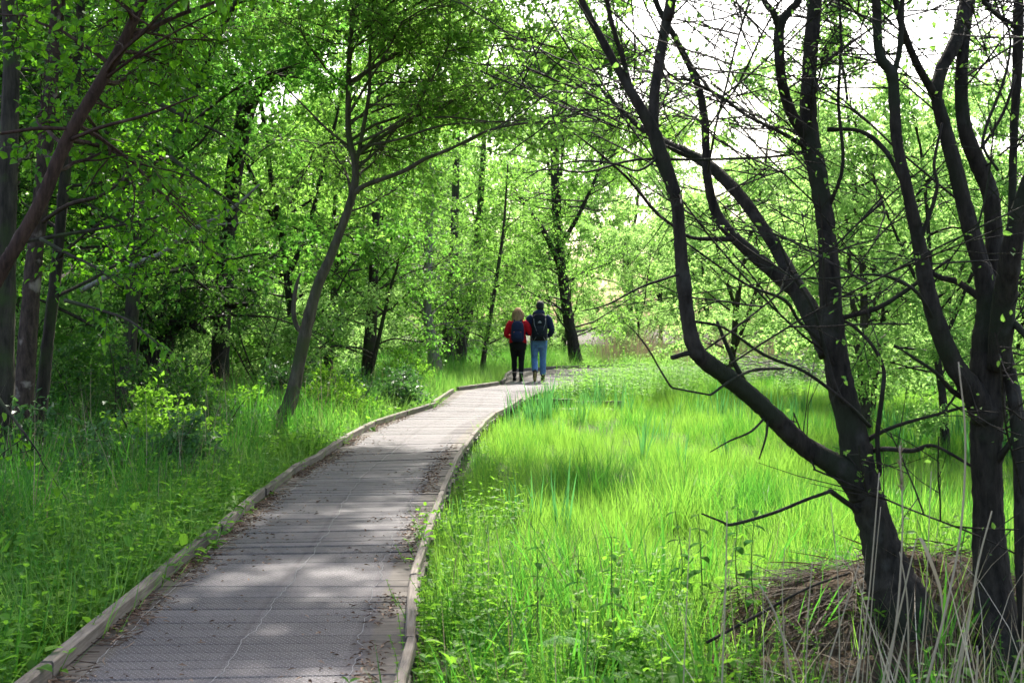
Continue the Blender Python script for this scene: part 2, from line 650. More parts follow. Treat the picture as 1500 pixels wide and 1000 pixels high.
# ---------------------------------------------------------------- the lie of the land
ST = np.array([  # deck stations: left edge x, y, right edge x, y
    (-1.97, 2.0, -.48, 2.0), (-1.98, 5.5, -.50, 5.6), (-2.03, 7.5, -.60, 7.5), (-2.05, 9.2, -.625, 9.4), (-2.10, 11.1, -.63, 11.2),
    (-2.10, 12.7, -.615, 13.0), (-2.02, 13.9, -.60, 14.4), (-1.98, 15.9, -.52, 16.2), (-1.87, 17.9, -.42, 18.0), (-1.58, 19.7, -.28, 19.6),
    (-1.22, 21.7, -.02, 21.6), (-1.12, 24.0, .15, 23.2), (-1.05, 25.8, .40, 25.0), (-.25, 27.9, .95, 26.6), (-.10, 29.2, 1.45, 28.0),
    (-.10, 31.3, 1.9, 29.6), (.10, 33.9, 2.5, 31.0), (1.25, 35.6, 3.3, 32.2), (4.0, 36.8, 5.0, 33.4), (7.5, 37.6, 7.9, 34.2)])
_mid = (ST[:, :2] + ST[:, 2:]) / 2
_s = np.concatenate([[0], np.cumsum(np.linalg.norm(np.diff(_mid, axis=0), axis=1))])


def deck(s, t=None, m=None):
    """point on the deck: s metres along; t fraction across, or m metres from the left edge"""
    s = np.asarray(s, float)
    a = np.stack([np.interp(s, _s, ST[:, k]) for k in range(4)], -1)
    l, r = a[..., :2], a[..., 2:]
    if m is not None:
        t = np.asarray(m) / np.linalg.norm(r - l, axis=-1)
    return l + (r - l) * np.asarray(t)[..., None]


def left_x(y):
    return np.interp(y, ST[:, 1], ST[:, 0])


def right_x(y):
    return np.interp(y, ST[:, 3], ST[:, 2])


MOUND = (1.95, 6.62)


def gz(x, y):
    x, y = np.asarray(x, float), np.asarray(y, float)
    z = -.2 + .05 * hash2(x * 1.7, y * 1.7) + .02 * hash2(x * 6, y * 6)
    z = z + .10 * np.clip((-x - 3) / 6, 0, 1)
    on = (x > left_x(y) - .25) & (x < right_x(y) + .25) & (y < 38)
    z = np.where(on, np.minimum(z, -.17), z)
    z = z + .25 * np.exp(-((np.abs(x - MOUND[0] + .05) / .72) ** 3 + (np.abs(y - MOUND[1]) / .6) ** 3))
    z = z + .2 * np.exp(-(((x - 2.5) / .5) ** 2 + ((y - 6.7) / .5) ** 2))
    return z


gx = np.unique(np.concatenate([np.linspace(-12, 14, 131), -12 - np.geomspace(.4, 100, 24), 14 + np.geomspace(.4, 100, 24)]))
gy = np.unique(np.concatenate([np.linspace(0, 44, 200), -np.geomspace(.4, 40, 16), 44 + np.geomspace(.4, 80, 26)]))
X, Y = np.meshgrid(gx, gy)
G = Geo()
i = (np.arange(len(gy) - 1)[:, None] * len(gx) + np.arange(len(gx) - 1)[None, :]).ravel()
G.add(np.stack([X, Y, gz(X, Y)], -1), np.stack([i, i + 1, i + 1 + len(gx), i + len(gx)], -1))
ground = G.build('ground', M['soil'], smooth=True)
ground['kind'] = 'structure'
ground['label'] = 'dark damp woodland soil under the plants'

# ---------------------------------------------------------------- the boardwalk
walk = thing('boardwalk', 'weathered timber boardwalk with wire netting curving towards the two walkers', 'boardwalk', (0, 0, 0), kind='structure')
PW, GAP = .145, .0045
rb = np.random.default_rng(3)
s = .6
k = 0
while s < _s[-1] - .2:
    w = PW * rb.uniform(.93, 1.05)
    a0, a1 = deck(s + GAP / 2, -.05), deck(s + GAP / 2, 1.04)
    b0, b1 = deck(s + w - GAP / 2, -.05), deck(s + w - GAP / 2, 1.04)
    c = (a0 + a1 + b0 + b1) / 4
    ang = math.atan2(a1[1] - a0[1], a1[0] - a0[0])
    ca, sa = math.cos(-ang), math.sin(-ang)
    rot = np.array([(ca, -sa), (sa, ca)])
    e0, e1 = rb.uniform(-.02, .02, 2)
    poly = [rot @ (p - c) for p in (a0, a1, b1, b0)]
    poly[0][0] += e0; poly[3][0] += e0; poly[1][0] += e1; poly[2][0] += e1
    z = rb.normal(0, .0022)
    tilt = rb.normal(0, .0016, 4)
    g = Geo()
    ch = .005
    inn = []
    cen = sum(poly) / 4
    for p in poly:
        q = p - cen
        inn.append(cen + q - np.sign(q) * ch)
    v = [(*p, -.004 + z) for p in poly] + [(*p, .0 + z + t) for p, t in zip(inn, tilt)] + [(*p, -.04) for p in poly]
    g.add(v, [(0, 1, 5, 4), (1, 2, 6, 5), (2, 3, 7, 6), (3, 0, 4, 7), (4, 5, 6, 7), (1, 0, 8, 9), (2, 1, 9, 10), (3, 2, 10, 11), (0, 3, 11, 8)])
    o = g.build('plank', M['plank'], walk)
    o.location = (c[0], c[1], 0)
    o.rotation_euler = (0, 0, ang)
    s += w
    k += 1

# bearers below the deck
for t in (.12, .88):
    g = Geo()
    ss = np.linspace(.6, _s[-1] - .3, 60)
    p = deck(ss, np.full(60, t))
    for q0, q1 in zip(p[:-1], p[1:]):
        d = q1 - q0
        g.box((*(q0 + q1) / 2, -.10), (np.linalg.norm(d), .06, .11), math.atan2(d[1], d[0]))
    g.build('bearer', M['beam'], walk, kind='stuff')


def kerb_board(p0, p1, side, w=.058, h=.078, z0=.004):
    """a squared timber from p0 to p1, its inner face on that line"""
    p0, p1 = np.array(p0, float), np.array(p1, float)
    d = p1 - p0
    Ln = np.linalg.norm(d)
    g = Geo()
    n = 7
    prof = [(0, z0), (0, h - .008), (.008, h), (w - .008, h), (w, h - .007), (w, z0)]
    rr = np.random.default_rng(int(abs(p0[1]) * 1000) + side + 5)
    v = []
    bow = rr.normal(0, .004)
    for j in range(n):
        y = (j / (n - 1) - .5) * (Ln - .022)
        b = bow * math.sin(math.pi * j / (n - 1))
        for (x, z) in prof:
            v.append((side * (x + b + rr.normal(0, .0014)), y, z + rr.normal(0, .0016) * (z > .02)))
    q, m = [], len(prof)
    for j in range(n - 1):
        for a in range(m):
            c = (a + 1) % m
            q.append((j * m + a, j * m + c, (j + 1) * m + c, (j + 1) * m + a))
    g.add(v, q)
    for b in (0, (n - 1) * m):
        g.add([v[b + a] for a in range(m)], [(0, 1, 2, 3), (0, 3, 4, 5)])
    o = g.build('kerb_board', M['kerb'], walk)
    o.location = (*(p0 + p1) / 2 + (side * abs(rr.normal(0, .007)), 0), rr.uniform(0, .006))
    o.rotation_euler = (0, rr.normal(0, .02), math.atan2(-d[0], d[1]) + rr.normal(0, .004))
    return o


LK = [(-1.97, 1.9), (-1.975, 3.7), (-1.985, 5.58), (-2.035, 7.52), (-2.05, 9.16), (-2.10, 11.1), (-2.115, 12.7), (-2.03, 13.9), (-1.985, 15.9), (-1.88, 17.9), (-1.59, 19.7), (-1.24, 21.6)]
for a, b in zip(LK[:-1], LK[1:]):
    kerb_board(a, b, -1)
for a, b in (((-1.30, 21.75), (-1.13, 25.3)), ((-1.05, 25.9), (-.27, 27.85)), ((-.20, 28.1), (-.12, 29.2)), ((-.12, 29.25), (-.11, 31.3)), ((-.11, 31.35), (.08, 33.85)), ((.1, 33.95), (1.22, 35.6)), ((1.27, 35.65), (3.9, 36.8))):
    kerb_board(a, b, -1)
RK = [(-.485, 2.2), (-.492, 4.2), (-.512, 6.1), (-.606, 7.55), (-.622, 9.35), (-.63, 11.1), (-.617, 12.9), (-.602, 14.3), (-.53, 16.1), (-.43, 17.9), (-.29, 19.5), (-.03, 21.5), (.14, 23.1)]
for a, b in zip(RK[:-1], RK[1:]):
    kerb_board(a, b, 1, w=.048, h=.06)

# wire netting: hexagons of wire lying on the planks, two widths side by side
g = Geo()


def netting(s0, s1, m0, m1, cell, wr):
    rows = int((s1 - s0) / (cell * .75))
    cols = int((m1 - m0) / cell)
    r_, c_ = np.meshgrid(np.arange(rows), np.arange(cols), indexing='ij')
    cx = m0 + (c_ + .5 * (r_ % 2)) * cell
    cyy = s0 + r_ * cell * .75
    # three edges of every hexagon
    hx, hy = cell * .5, cell * .25
    segs = []
    for (ax, ay, bx, by) in ((-hx, -hy, -hx, hy), (-hx, hy, 0, 2 * hy), (0, 2 * hy, hx, hy)):
        segs.append(np.stack([cx + ax, cyy + ay, cx + bx, cyy + by], -1).reshape(-1, 4))
    e = np.vstack(segs)
    jit = lambda a, b: .10 * cell * np.sin(a * 41 + b * 67)
    a = deck(e[:, 1], m=e[:, 0] + jit(e[:, 0], e[:, 1]))
    b = deck(e[:, 3], m=e[:, 2] + jit(e[:, 2], e[:, 3]))
    d = nrm(b - a)
    n = np.stack([-d[:, 1], d[:, 0]], -1) * wr
    za = .0085 + .002 * np.sin(a[:, 0] * 30 + a[:, 1] * 17)
    zb = .0085 + .002 * np.sin(b[:, 0] * 30 + b[:, 1] * 17)
    m = len(a)
    v = np.stack([np.column_stack([a + n, za]), np.column_stack([a - n, za]), np.column_stack([b - n, zb]), np.column_stack([b + n, zb])], 1).reshape(-1, 3)
    g.add(v, np.arange(m * 4).reshape(-1, 4))


netting(1.0, 11.5, .12, .70, .028, .0012)
netting(1.0, 11.5, .71, 1.25, .028, .0012)
netting(11.5, 27.0, .14, .70, .045, .0016)
netting(11.5, 27.0, .71, 1.2, .045, .0016)
g.build('wire_netting', M['wire'], walk, kind='stuff', label='rusty grey hexagonal wire netting stretched over the planks')
for m0, amp in ((.115, .010), (.705, .016), (1.262, .024)):
    g = Geo()
    ss = np.arange(1.0, 14.5, .07)
    mm = m0 + amp * .6 * (np.sin(ss * 7.1 + m0 * 9) + .7 * np.sin(ss * 15.7 + m0) + .6 * np.sin(ss * 41 + m0 * 3)) + .03 * np.sin(ss * .7 + m0 * 5)
    p = deck(ss, m=mm)
    g.tube(np.column_stack([p, .013 + .004 * np.sin(ss * 11)]), .0014, 4)
    g.build('selvedge_wire', M['wire_pale'], walk, label='pale wavy edge wire of the netting')

# litter lying along both kerbs
g = Geo()
rl = np.random.default_rng(9)
for n, lo, hi, smax in ((3600, .0, .17, 21), (900, .0, .6, 16), (1500, 1.25, 1.42, 14), (500, .9, 1.4, 14)):
    ss = rl.uniform(1.5, smax, n) * rl.uniform(.5, 1, n) ** .4
    ss = np.clip(ss, 1.2, 22)
    mm = lo + (hi - lo) * rl.random(n) ** (2.0 if lo < .5 else .6)
    keep = hash2(ss * 3.1, mm * 2) > -.25
    p = deck(ss[keep], m=mm[keep])
    n = len(p)
    P3 = np.column_stack([p, .010 + rl.random(n) * .012])
    d = np.column_stack([rl.standard_normal((n, 2)), rl.normal(0, .15, n)])
    g.leaves(P3, d, rl.uniform(.012, .05, n), rl.uniform(.006, .02, n), rl, .2, False, .8)
p = deck(rl.uniform(2, 13, 260), m=np.abs(rl.normal(0, .10, 260)))
for q in p:
    a = rl.uniform(0, 6.3)
    L_ = rl.uniform(.05, .16)
    d = np.array((math.cos(a), math.sin(a), rl.normal(0, .05)))
    c = np.array((*q, .018))
    g.tube([c - d * L_ / 2, c + rl.normal(0, .006, 3) * (1, 1, .3), c + d * L_ / 2], .0022, 3, rnd=rl.random())
o = g.build('leaf_litter', M['litter'])
tag(o, 'brown bits of dead leaf and twig scattered along the boardwalk kerbs', 'leaf litter', kind='stuff')

# a low timber edge in the grass where a second walkway leaves to the right
side = thing('timber_edging', 'dark low timber edging half sunk in grass right of the walkers', 'timber edging', (0, 0, 0))
for a, b, z, h, w in (((.30, 22.6), (1.05, 22.66), -.04, .16, .10), ((1.1, 22.67), (1.95, 22.78), -.08, .15, .10)):
    a, b = np.array(a), np.array(b)
    d = b - a
    g = Geo()
    g.box((0, 0, 0), (np.linalg.norm(d), w, h))
    o = g.build('rail', M['beam'], side)
    o.location = (*(a + b) / 2, z + .02)
    o.rotation_euler = (0, 0, math.atan2(d[1], d[0]))
for j in range(8):
    g = Geo()
    g.box((0, 0, 0), (.16, .5, .03))
    o = g.build('plank', M['beam'], side)
    o.location = (.42 + j * .175, 22.28 + j * .01, -.10 + rb.normal(0, .003))
    o.rotation_euler = (0, 0, rb.normal(.05, .02))

def proj(q):
    """photo pixel a world point is seen at"""
    c, s = math.cos(TILT), math.sin(TILT)
    x, y, z = q[0], q[1], q[2] - CAMH
    dep = y * c - z * s
    return 750 + F * x / dep, 500 - F * (y * s + z * c) / dep


def open_view(q):
    """keeps near boughs from growing across the forked tree in the middle distance"""
    px, py = proj(q)
    return not (py > -10 and q[1] < 17.3 and px > 330)


def behind_red(q):
    px, py = proj(q)
    return open_view(q) and not (q[1] < 9.3 and py > -10 and px < 330)


def behind_birch(q):
    px, py = proj(q)
    return open_view(q) and not (q[1] < 13.0 and py > -10 and px < 135)


def clear_people(q):
    px, py = proj(q)
    return not (680 < px < 930 and py > 370 and q[1] < 30)


def clear_walkers(q):
    px, py = proj(q)
    return not (py > 300 and px < 960) and not px < 600


def high_bough(q):
    return proj(q)[1] < 260


def above_frame(q):
    return proj(q)[1] < -12


def clear_fork(q):
    px, py = proj(q)
    return not (q[1] < 17.6 and py > 40 and 430 < px < 590) and not (690 < px < 900 and py > 380)


# ---------------------------------------------------------------- trees: limbs, twigs, leaves
def wander(rng, p0, d, L, n, w, lift):
    p = [np.asarray(p0, float)]
    d = nrm(d)
    for _ in range(n):
        d = nrm(d + rng.standard_normal(3) * w + np.array((0, 0, lift)))
        p.append(p[-1] + d * L / n)
    return np.array(p)


def at(pts, rad, t):
    f = t * (len(pts) - 1)
    i = min(int(f), len(pts) - 2)
    u = f - i
    return pts[i] * (1 - u) + pts[i + 1] * u, rad[i] * (1 - u) + rad[i + 1] * u, nrm(pts[i + 1] - pts[i])


def foliage(rng, stems, wood, leaf, n_limb=26, limb=(1.6, 3.2), t0=.2, up=.35, n_br=6, n_tw=7, lpt=10, size=.06, wl=.7,
            droop=-.05, tw=(.2, .5), bias=None, hexa=False, sides=5, gate=None, twigs=True, thin=1.0, wob=.13, bw=.16):
    """grows limbs on the stems (points, radii), branches on the limbs, twigs on those, and leaves on the twigs"""
    wts = np.array([np.linalg.norm(np.diff(p, axis=0), axis=1).sum() for p, r in stems])
    wts = wts / wts.sum()
    Ps, Ds = [], []
    for il in range(n_limb):
        p, r = stems[rng.choice(len(stems), p=wts)]
        t = t0 + (1 - t0) * (il + rng.random()) / n_limb
        b, br, td = at(p, r, min(t, .995))
        az = il * 2.4 + rng.normal(0, .5)
        h = np.array((math.cos(az), math.sin(az), 0))
        if bias is not None:
            h = nrm(h + bias)
        d = nrm(h + np.array((0, 0, up + rng.normal(0, .2))) + td * .25)
        L = rng.uniform(*limb) * (1 - .55 * max(0, (t - .35) / .65))
        lp = wander(rng, b, d, L, 7, wob, droop * .3)
        lr = np.linspace(min(br * .55, thin * (.008 + L * .009)), .0045, 8)
        if gate is not None and not gate(lp[-1]):
            continue
        wood.tube(lp, lr, sides, rough=.06, rng=rng)
        for ib in range(n_br):
            tb = .22 + .78 * (ib + rng.random()) / n_br
            bb, r2, bd = at(lp, lr, min(tb, .99))
            dd = nrm(bd * .7 + rng.standard_normal(3) * np.array((.75, .75, .45)))
            BL = L * rng.uniform(.28, .5) * (1.15 - .5 * tb)
            bp = wander(rng, bb, dd, BL, 4, bw, droop)
            if gate is not None and not gate(bp[-1]):
                continue
            wood.tube(bp, np.linspace(min(r2, .009), .0035, 5), 4, False, rng=rng)
            for it in range(n_tw):
                tt = .15 + .85 * (it + rng.random()) / n_tw
                tb_, _, tdir = at(bp, np.ones(5), min(tt, .99))
                t_d = nrm(tdir * .6 + rng.standard_normal(3) * np.array((.8, .8, .5)) + np.array((0, 0, droop)))
                TL = rng.uniform(*tw)
                tp = wander(rng, tb_, t_d, TL, 2, .18, droop * 1.5)
                if twigs:
                    wood.tube(tp, (.0032, .0025, .0015), 3, False, rng=rng)
                if lpt:
                    u = rng.uniform(.1, 1.05, lpt)
                    q = np.where((u < .5)[:, None], tp[0] + (tp[1] - tp[0]) * (u * 2)[:, None], tp[1] + (tp[2] - tp[1]) * (u * 2 - 1)[:, None])
                    Ps.append(q + rng.normal(0, .012, (lpt, 3)))
                    Ds.append(np.broadcast_to(t_d, (lpt, 3)) * .5 + rng.standard_normal((lpt, 3)) * .75 + np.array((0, 0, -.25)))
    if Ps:
        Ps, Ds = np.vstack(Ps), np.vstack(Ds)
        n = len(Ps)
        L = size * rng.uniform(.45, 1.35, n)
        leaf.leaves(Ps, Ds, L, L * wl, rng, .16, hexa, .55)


def traced(rows, n=5):
    """rows of (px, py, depth, width in px) traced from the photograph -> spline points and radii"""
    a = []
    for px, py, d, w in rows:
        a.append((*P(px, py, d), w / 2 / F * d))
    a = spline(a, n)
    return a[:, :3], np.maximum(a[:, 3], .002)


def stem_part(name, root, rows, m, sides=12, rough=.05, n=5, rng=R):
    p, r = traced(rows, n)
    g = Geo()
    g.tube(p - np.array(root.location), r, sides, True, rough, rng)
    g.build(name, m, root, smooth=True)
    return p, r


def bg_tree(name, H, r0, rng, wood_m, leaf_m, lean=.06, forks=0, **kw):
    """prototype of a wood tree: an empty with trunk and crown"""
    tp = wander(rng, (0, 0, -.25), (rng.normal(0, lean), rng.normal(0, lean), 1), H, 10, .06, .04)
    tr = r0 * (1 - np.linspace(0, 1, 11) ** .9 * .92)
    tr[0] *= 1.35
    stems = [(tp, tr)]
    for f in range(forks):
        b, br, td = at(tp, tr, rng.uniform(.15, .4))
        a = rng.uniform(0, 6.3)
        fp = wander(rng, b, (math.cos(a) * .5, math.sin(a) * .5, 1), H * .6, 8, .08, .05)
        stems.append((fp, np.linspace(br * .7, .012, 9)))
    w, l = Geo(), Geo()
    for p, r in stems:
        w.tube(spline(np.column_stack([p, r]), 2)[:, :3], spline(np.column_stack([p, r]), 2)[:, 3], 9, True, .08, rng)
    foliage(rng, stems, w, l, **kw)
    return [('trunk', w.mesh(name + '_trunk', wood_m, True)), ('crown', l.mesh(name + '_crown', leaf_m))]


def place(kind, parts, x, y, rz, sc, label, cat, group, z=None, name=None):
    t = thing(name or kind, label, cat, (x, y, float(gz(x, y)) if z is None else z), rz, group)
    t.scale = (sc, sc, sc) if np.isscalar(sc) else sc
    for n, me in parts:
        o = link(n, me, t)
        if n in ('crown', 'foliage'):
            o['kind'] = 'stuff'
    return t

# ---------------------------------------------------------------- the dark many-stemmed trees on the right
def big_tree(name, label, root_loc, stems, extra, m, leaf_m, seed, **kw):
    root = thing(name, label, 'tree', root_loc)
    rg = np.random.default_rng(seed)
    out = []
    for i, rows in enumerate(stems):
        out.append(stem_part('trunk' if i == 0 else 'stem', root, rows, m, 20 if rows[0][3] > 24 else 10, .05, 8, rg))
    for rows in extra:
        stem_part('branch', root, rows, m, 6, .05, 4, rg)
    w, l = Geo(), Geo()
    over = kw.pop('over', None)
    foliage(rg, out, w, l, **kw)
    for ov in (over if isinstance(over, list) else [over] if over else []):
        hi = ov.pop('stems', 0)
        foliage(rg, out[hi:] if hi else out[:1], w, l, **{**kw, **ov})
    off = np.array(root.location)
    w.v = [v - off for v in w.v]
    l.v = [v - off for v in l.v]
    w.build('twigs', m, root, kind='stuff')
    l.build('crown', leaf_m, root, kind='stuff')
    return root


A = [
    [(1340, 935, 6.25, 128.8), (1320, 885, 6.27, 88.3), (1302, 830, 6.3, 60.7), (1284, 770, 6.3, 47.8), (1264, 704, 6.3, 46), (1248, 624, 6.3, 38.6), (1232, 560, 6.3, 35), (1220, 480, 6.3, 32.2), (1216, 400, 6.3, 27.6), (1210, 325, 6.35, 24.8), (1197, 247, 6.4, 25.8), (1186, 195, 6.45, 25.8), (1186, 108, 6.5, 20.2), (1194, 0, 6.6, 19.3), (1200, -150, 6.8, 14.7), (1190, -330, 7, 10.1), (1180, -480, 7.1, 4.6)],
    [(1262, 722, 6.3, 42.3), (1240, 694, 6.27, 36.8), (1212, 674, 6.24, 33.1), (1180, 655, 6.2, 31.3), (1140, 618, 6.1, 29.4), (1100, 580, 6.0, 27.6), (1060, 548, 5.9, 27.6), (1022, 517, 5.8, 25.8), (1008, 470, 5.8, 22.1), (1001, 412, 5.8, 22.1), (995, 340, 5.8, 19.3), (990, 290, 5.8, 19.3), (969, 230, 5.8, 23), (954, 186, 5.8, 20.2), (919, 126, 5.8, 13.8), (876, 48, 5.8, 12), (852, 0, 5.8, 11), (800, -130, 5.7, 8.3), (740, -260, 5.6, 3.7)],
    [(958, 200, 5.8, 16.6), (958, 150, 5.85, 15.6), (963, 108, 5.9, 15.6), (975, 40, 6, 15.6), (983, 0, 6, 16.6), (1000, -150, 6.2, 12), (1005, -350, 6.4, 5.5)],
    [(926, 136, 5.8, 8.3), (912, 85, 5.78, 7.4), (893, 22, 5.7, 7.4), (880, -60, 5.6, 5.5), (860, -200, 5.5, 2.8)],
    [(1214, 520, 6.3, 27.6), (1190, 462, 6.4, 29.4), (1168, 425, 6.5, 25.8), (1145, 378, 6.6, 19.3), (1110, 322, 6.7, 17.5), (1075, 277, 6.8, 17.5), (1032, 238, 6.9, 15.6), (980, 212, 7, 12), (930, 180, 7.2, 8.3), (860, 110, 7.5, 3.7)],
    [(1172, 432, 6.5, 23.9), (1127, 394, 6.5, 21.2), (1075, 347, 6.5, 17.5), (1049, 312, 6.5, 15.6), (1036, 260, 6.5, 12.9), (1034, 215, 6.5, 12), (1032, 173, 6.5, 12), (1019, 117, 6.5, 11), (989, 56, 6.5, 9.2), (960, 0, 6.5, 8.3), (930, -120, 6.4, 5.5), (915, -250, 6.3, 2.8)],
    [(1188, 205, 6.45, 22.1), (1164, 175, 6.4, 17.5), (1150, 140, 6.35, 15.6), (1143, 100, 6.3, 14.7), (1142, 40, 6.25, 15.6), (1158, 15, 6.28, 12), (1172, -5, 6.3, 11), (1200, -90, 6.3, 8.3), (1220, -230, 6.3, 3.7)],
    [(1142, 45, 6.25, 12), (1132, 18, 6.22, 9.2), (1117, -5, 6.2, 8.3), (1085, -100, 6.1, 5.5), (1060, -230, 6.0, 2.8)],
]
Ax = [
    [(1080, 350, 6.5, 9.3), (1040, 350, 6.4, 7.6), (1010, 347, 6.3, 5.4), (985, 330, 6.25, 4.8), (958, 308, 6.2, 4.8), (920, 262, 6.1, 4.1), (890, 235, 6, 3.4), (863, 212, 5.9, 2.7), (820, 180, 5.8, 1.4)],
    [(1180, 215, 6.4, 8.5), (1140, 192, 6.3, 5.4), (1093, 169, 6.2, 4.8), (1058, 143, 6.1, 4.8), (1010, 118, 6.0, 4.1), (980, 108, 5.95, 3.4), (906, 26, 5.7, 2.7), (860, -10, 5.6, 1.4)],
    [(1178, 222, 6.4, 5.4), (1127, 230, 6.3, 4.1), (1023, 234, 6.1, 4.1), (932, 234, 5.9, 4.1), (860, 252, 5.7, 3.4), (810, 248, 5.6, 2.7), (765, 254, 5.5, 1.4)],
    [(968, 228, 5.8, 4.8), (935, 250, 5.7, 4.1), (900, 240, 5.6, 3.4), (850, 236, 5.5, 3.4), (800, 246, 5.4, 2), (770, 262, 5.4, 1.4)],
    [(1148, 540, 6.3, 4.1), (1110, 541, 6.1, 4.1), (1088, 548, 5.9, 4.1), (1066, 560, 5.8, 3.8), (1046, 575, 5.72, 3.4), (1040, 578, 5.7, 3.4), (1032, 577, 5.69, 3.2), (990, 569, 5.61, 3), (983, 566, 5.6, 3), (979, 561, 5.595, 3), (965, 538, 5.55, 2.7), (950, 512, 5.5, 2.7), (930, 486, 5.5, 2), (912, 470, 5.5, 1.4)],
    [(1018, 517, 5.8, 10.2), (1004, 518, 5.78, 8.5), (984, 524, 5.75, 7.6)],
    [(1262, 752, 6.3, 9.3), (1240, 736, 6.2, 7.6), (1222, 723, 6.12, 7.6), (1216, 719, 6.1, 7.6), (1211, 721, 6.08, 5.4), (1180, 732, 6.0, 4.8), (1130, 752, 5.9, 4.8), (1072, 768, 5.75, 4.8), (1058, 764, 5.7, 3.4), (1028, 752, 5.65, 2.7)],
    [(1276, 655, 6.3, 8.5), (1272, 644, 6.28, 7.6), (1312, 624, 6.2, 5.4), (1368, 608, 6.15, 4.8), (1420, 594, 6.1, 4.1)],
    [(1274, 660, 6.3, 8.5), (1300, 657, 6.25, 7.6), (1336, 660, 6.2, 7.6), (1364, 652, 6.15, 5.4), (1392, 664, 6.1, 4.8), (1422, 682, 6.1, 4.1)],
    [(1225, 470, 6.3, 9.3), (1240, 464, 6.3, 8.5), (1284, 452, 6.3, 8.5), (1324, 428, 6.3, 7.6), (1352, 408, 6.3, 5.4), (1390, 380, 6.3, 4.1)],
    [(1280, 700, 6.3, 8.5), (1288, 690, 6.28, 8.5), (1285, 640, 6.25, 7.6), (1292, 580, 6.2, 7.6), (1294, 540, 6.2, 5.4), (1276, 504, 6.2, 5.4), (1248, 476, 6.25, 5.4), (1232, 470, 6.3, 4.8)],
    [(1236, 560, 6.3, 5.4), (1200, 500, 6.2, 5.4), (1170, 470, 6.1, 4.8), (1150, 440, 6.0, 4.8), (1100, 420, 5.9, 4.1), (1060, 395, 5.9, 3.4), (1000, 352, 5.9, 2.7)],
    [(1010, 470, 5.8, 4.8), (1060, 480, 5.9, 4.1), (1120, 520, 6.0, 4.8), (1180, 545, 6.1, 4.8), (1240, 590, 6.2, 5.4), (1275, 625, 6.25, 5.4)],
    [(1100, 575, 6.0, 8.5), (1080, 540, 5.95, 7.6), (1060, 495, 5.9, 5.4), (1050, 470, 5.9, 4.1)],
    [(1125, 612, 6.05, 4.1), (1122, 640, 6.0, 3.4), (1112, 672, 5.95, 2)],
    [(1122, 610, 6.05, 4.1), (1100, 632, 5.95, 3.4), (1070, 645, 5.9, 2.7), (1040, 662, 5.85, 1.4)],
    [(1245, 600, 6.3, 7.6), (1224, 570, 6.2, 7.6), (1208, 510, 6.2, 5.4), (1190, 450, 6.15, 4.8), (1160, 400, 6.1, 4.1), (1140, 350, 6.1, 3.4)],
    [(1000, 400, 5.8, 4.1), (940, 420, 5.6, 3.4), (890, 446, 5.5, 2.7), (850, 456, 5.45, 1.4)],
    [(1216, 300, 6.35, 5.4), (1235, 240, 6.3, 5.4), (1228, 150, 6.3, 4.8), (1232, 60, 6.3, 4.8), (1226, -40, 6.3, 2.7)],
    [(1212, 190, 6.4, 7.6), (1250, 190, 6.35, 5.4), (1275, 200, 6.3, 7.6), (1300, 225, 6.25, 7.6), (1320, 265, 6.2, 5.4), (1330, 290, 6.1, 4.8)],
]
treeA = big_tree('many_stemmed_tree', 'dark leaning tree with low crooked left limb, rising from the straw tussock', P(1320, 905, 6.3), A, Ax, M['bark_dark'], M['leaf_light'], 11,
                 n_limb=48, limb=(.8, 2.0), t0=.26, up=.4, n_br=7, n_tw=5, lpt=2, size=.028, wl=.62, droop=.0, tw=(.15, .45), hexa=True, sides=4, gate=clear_walkers, thin=.26, wob=.04, bw=.07)

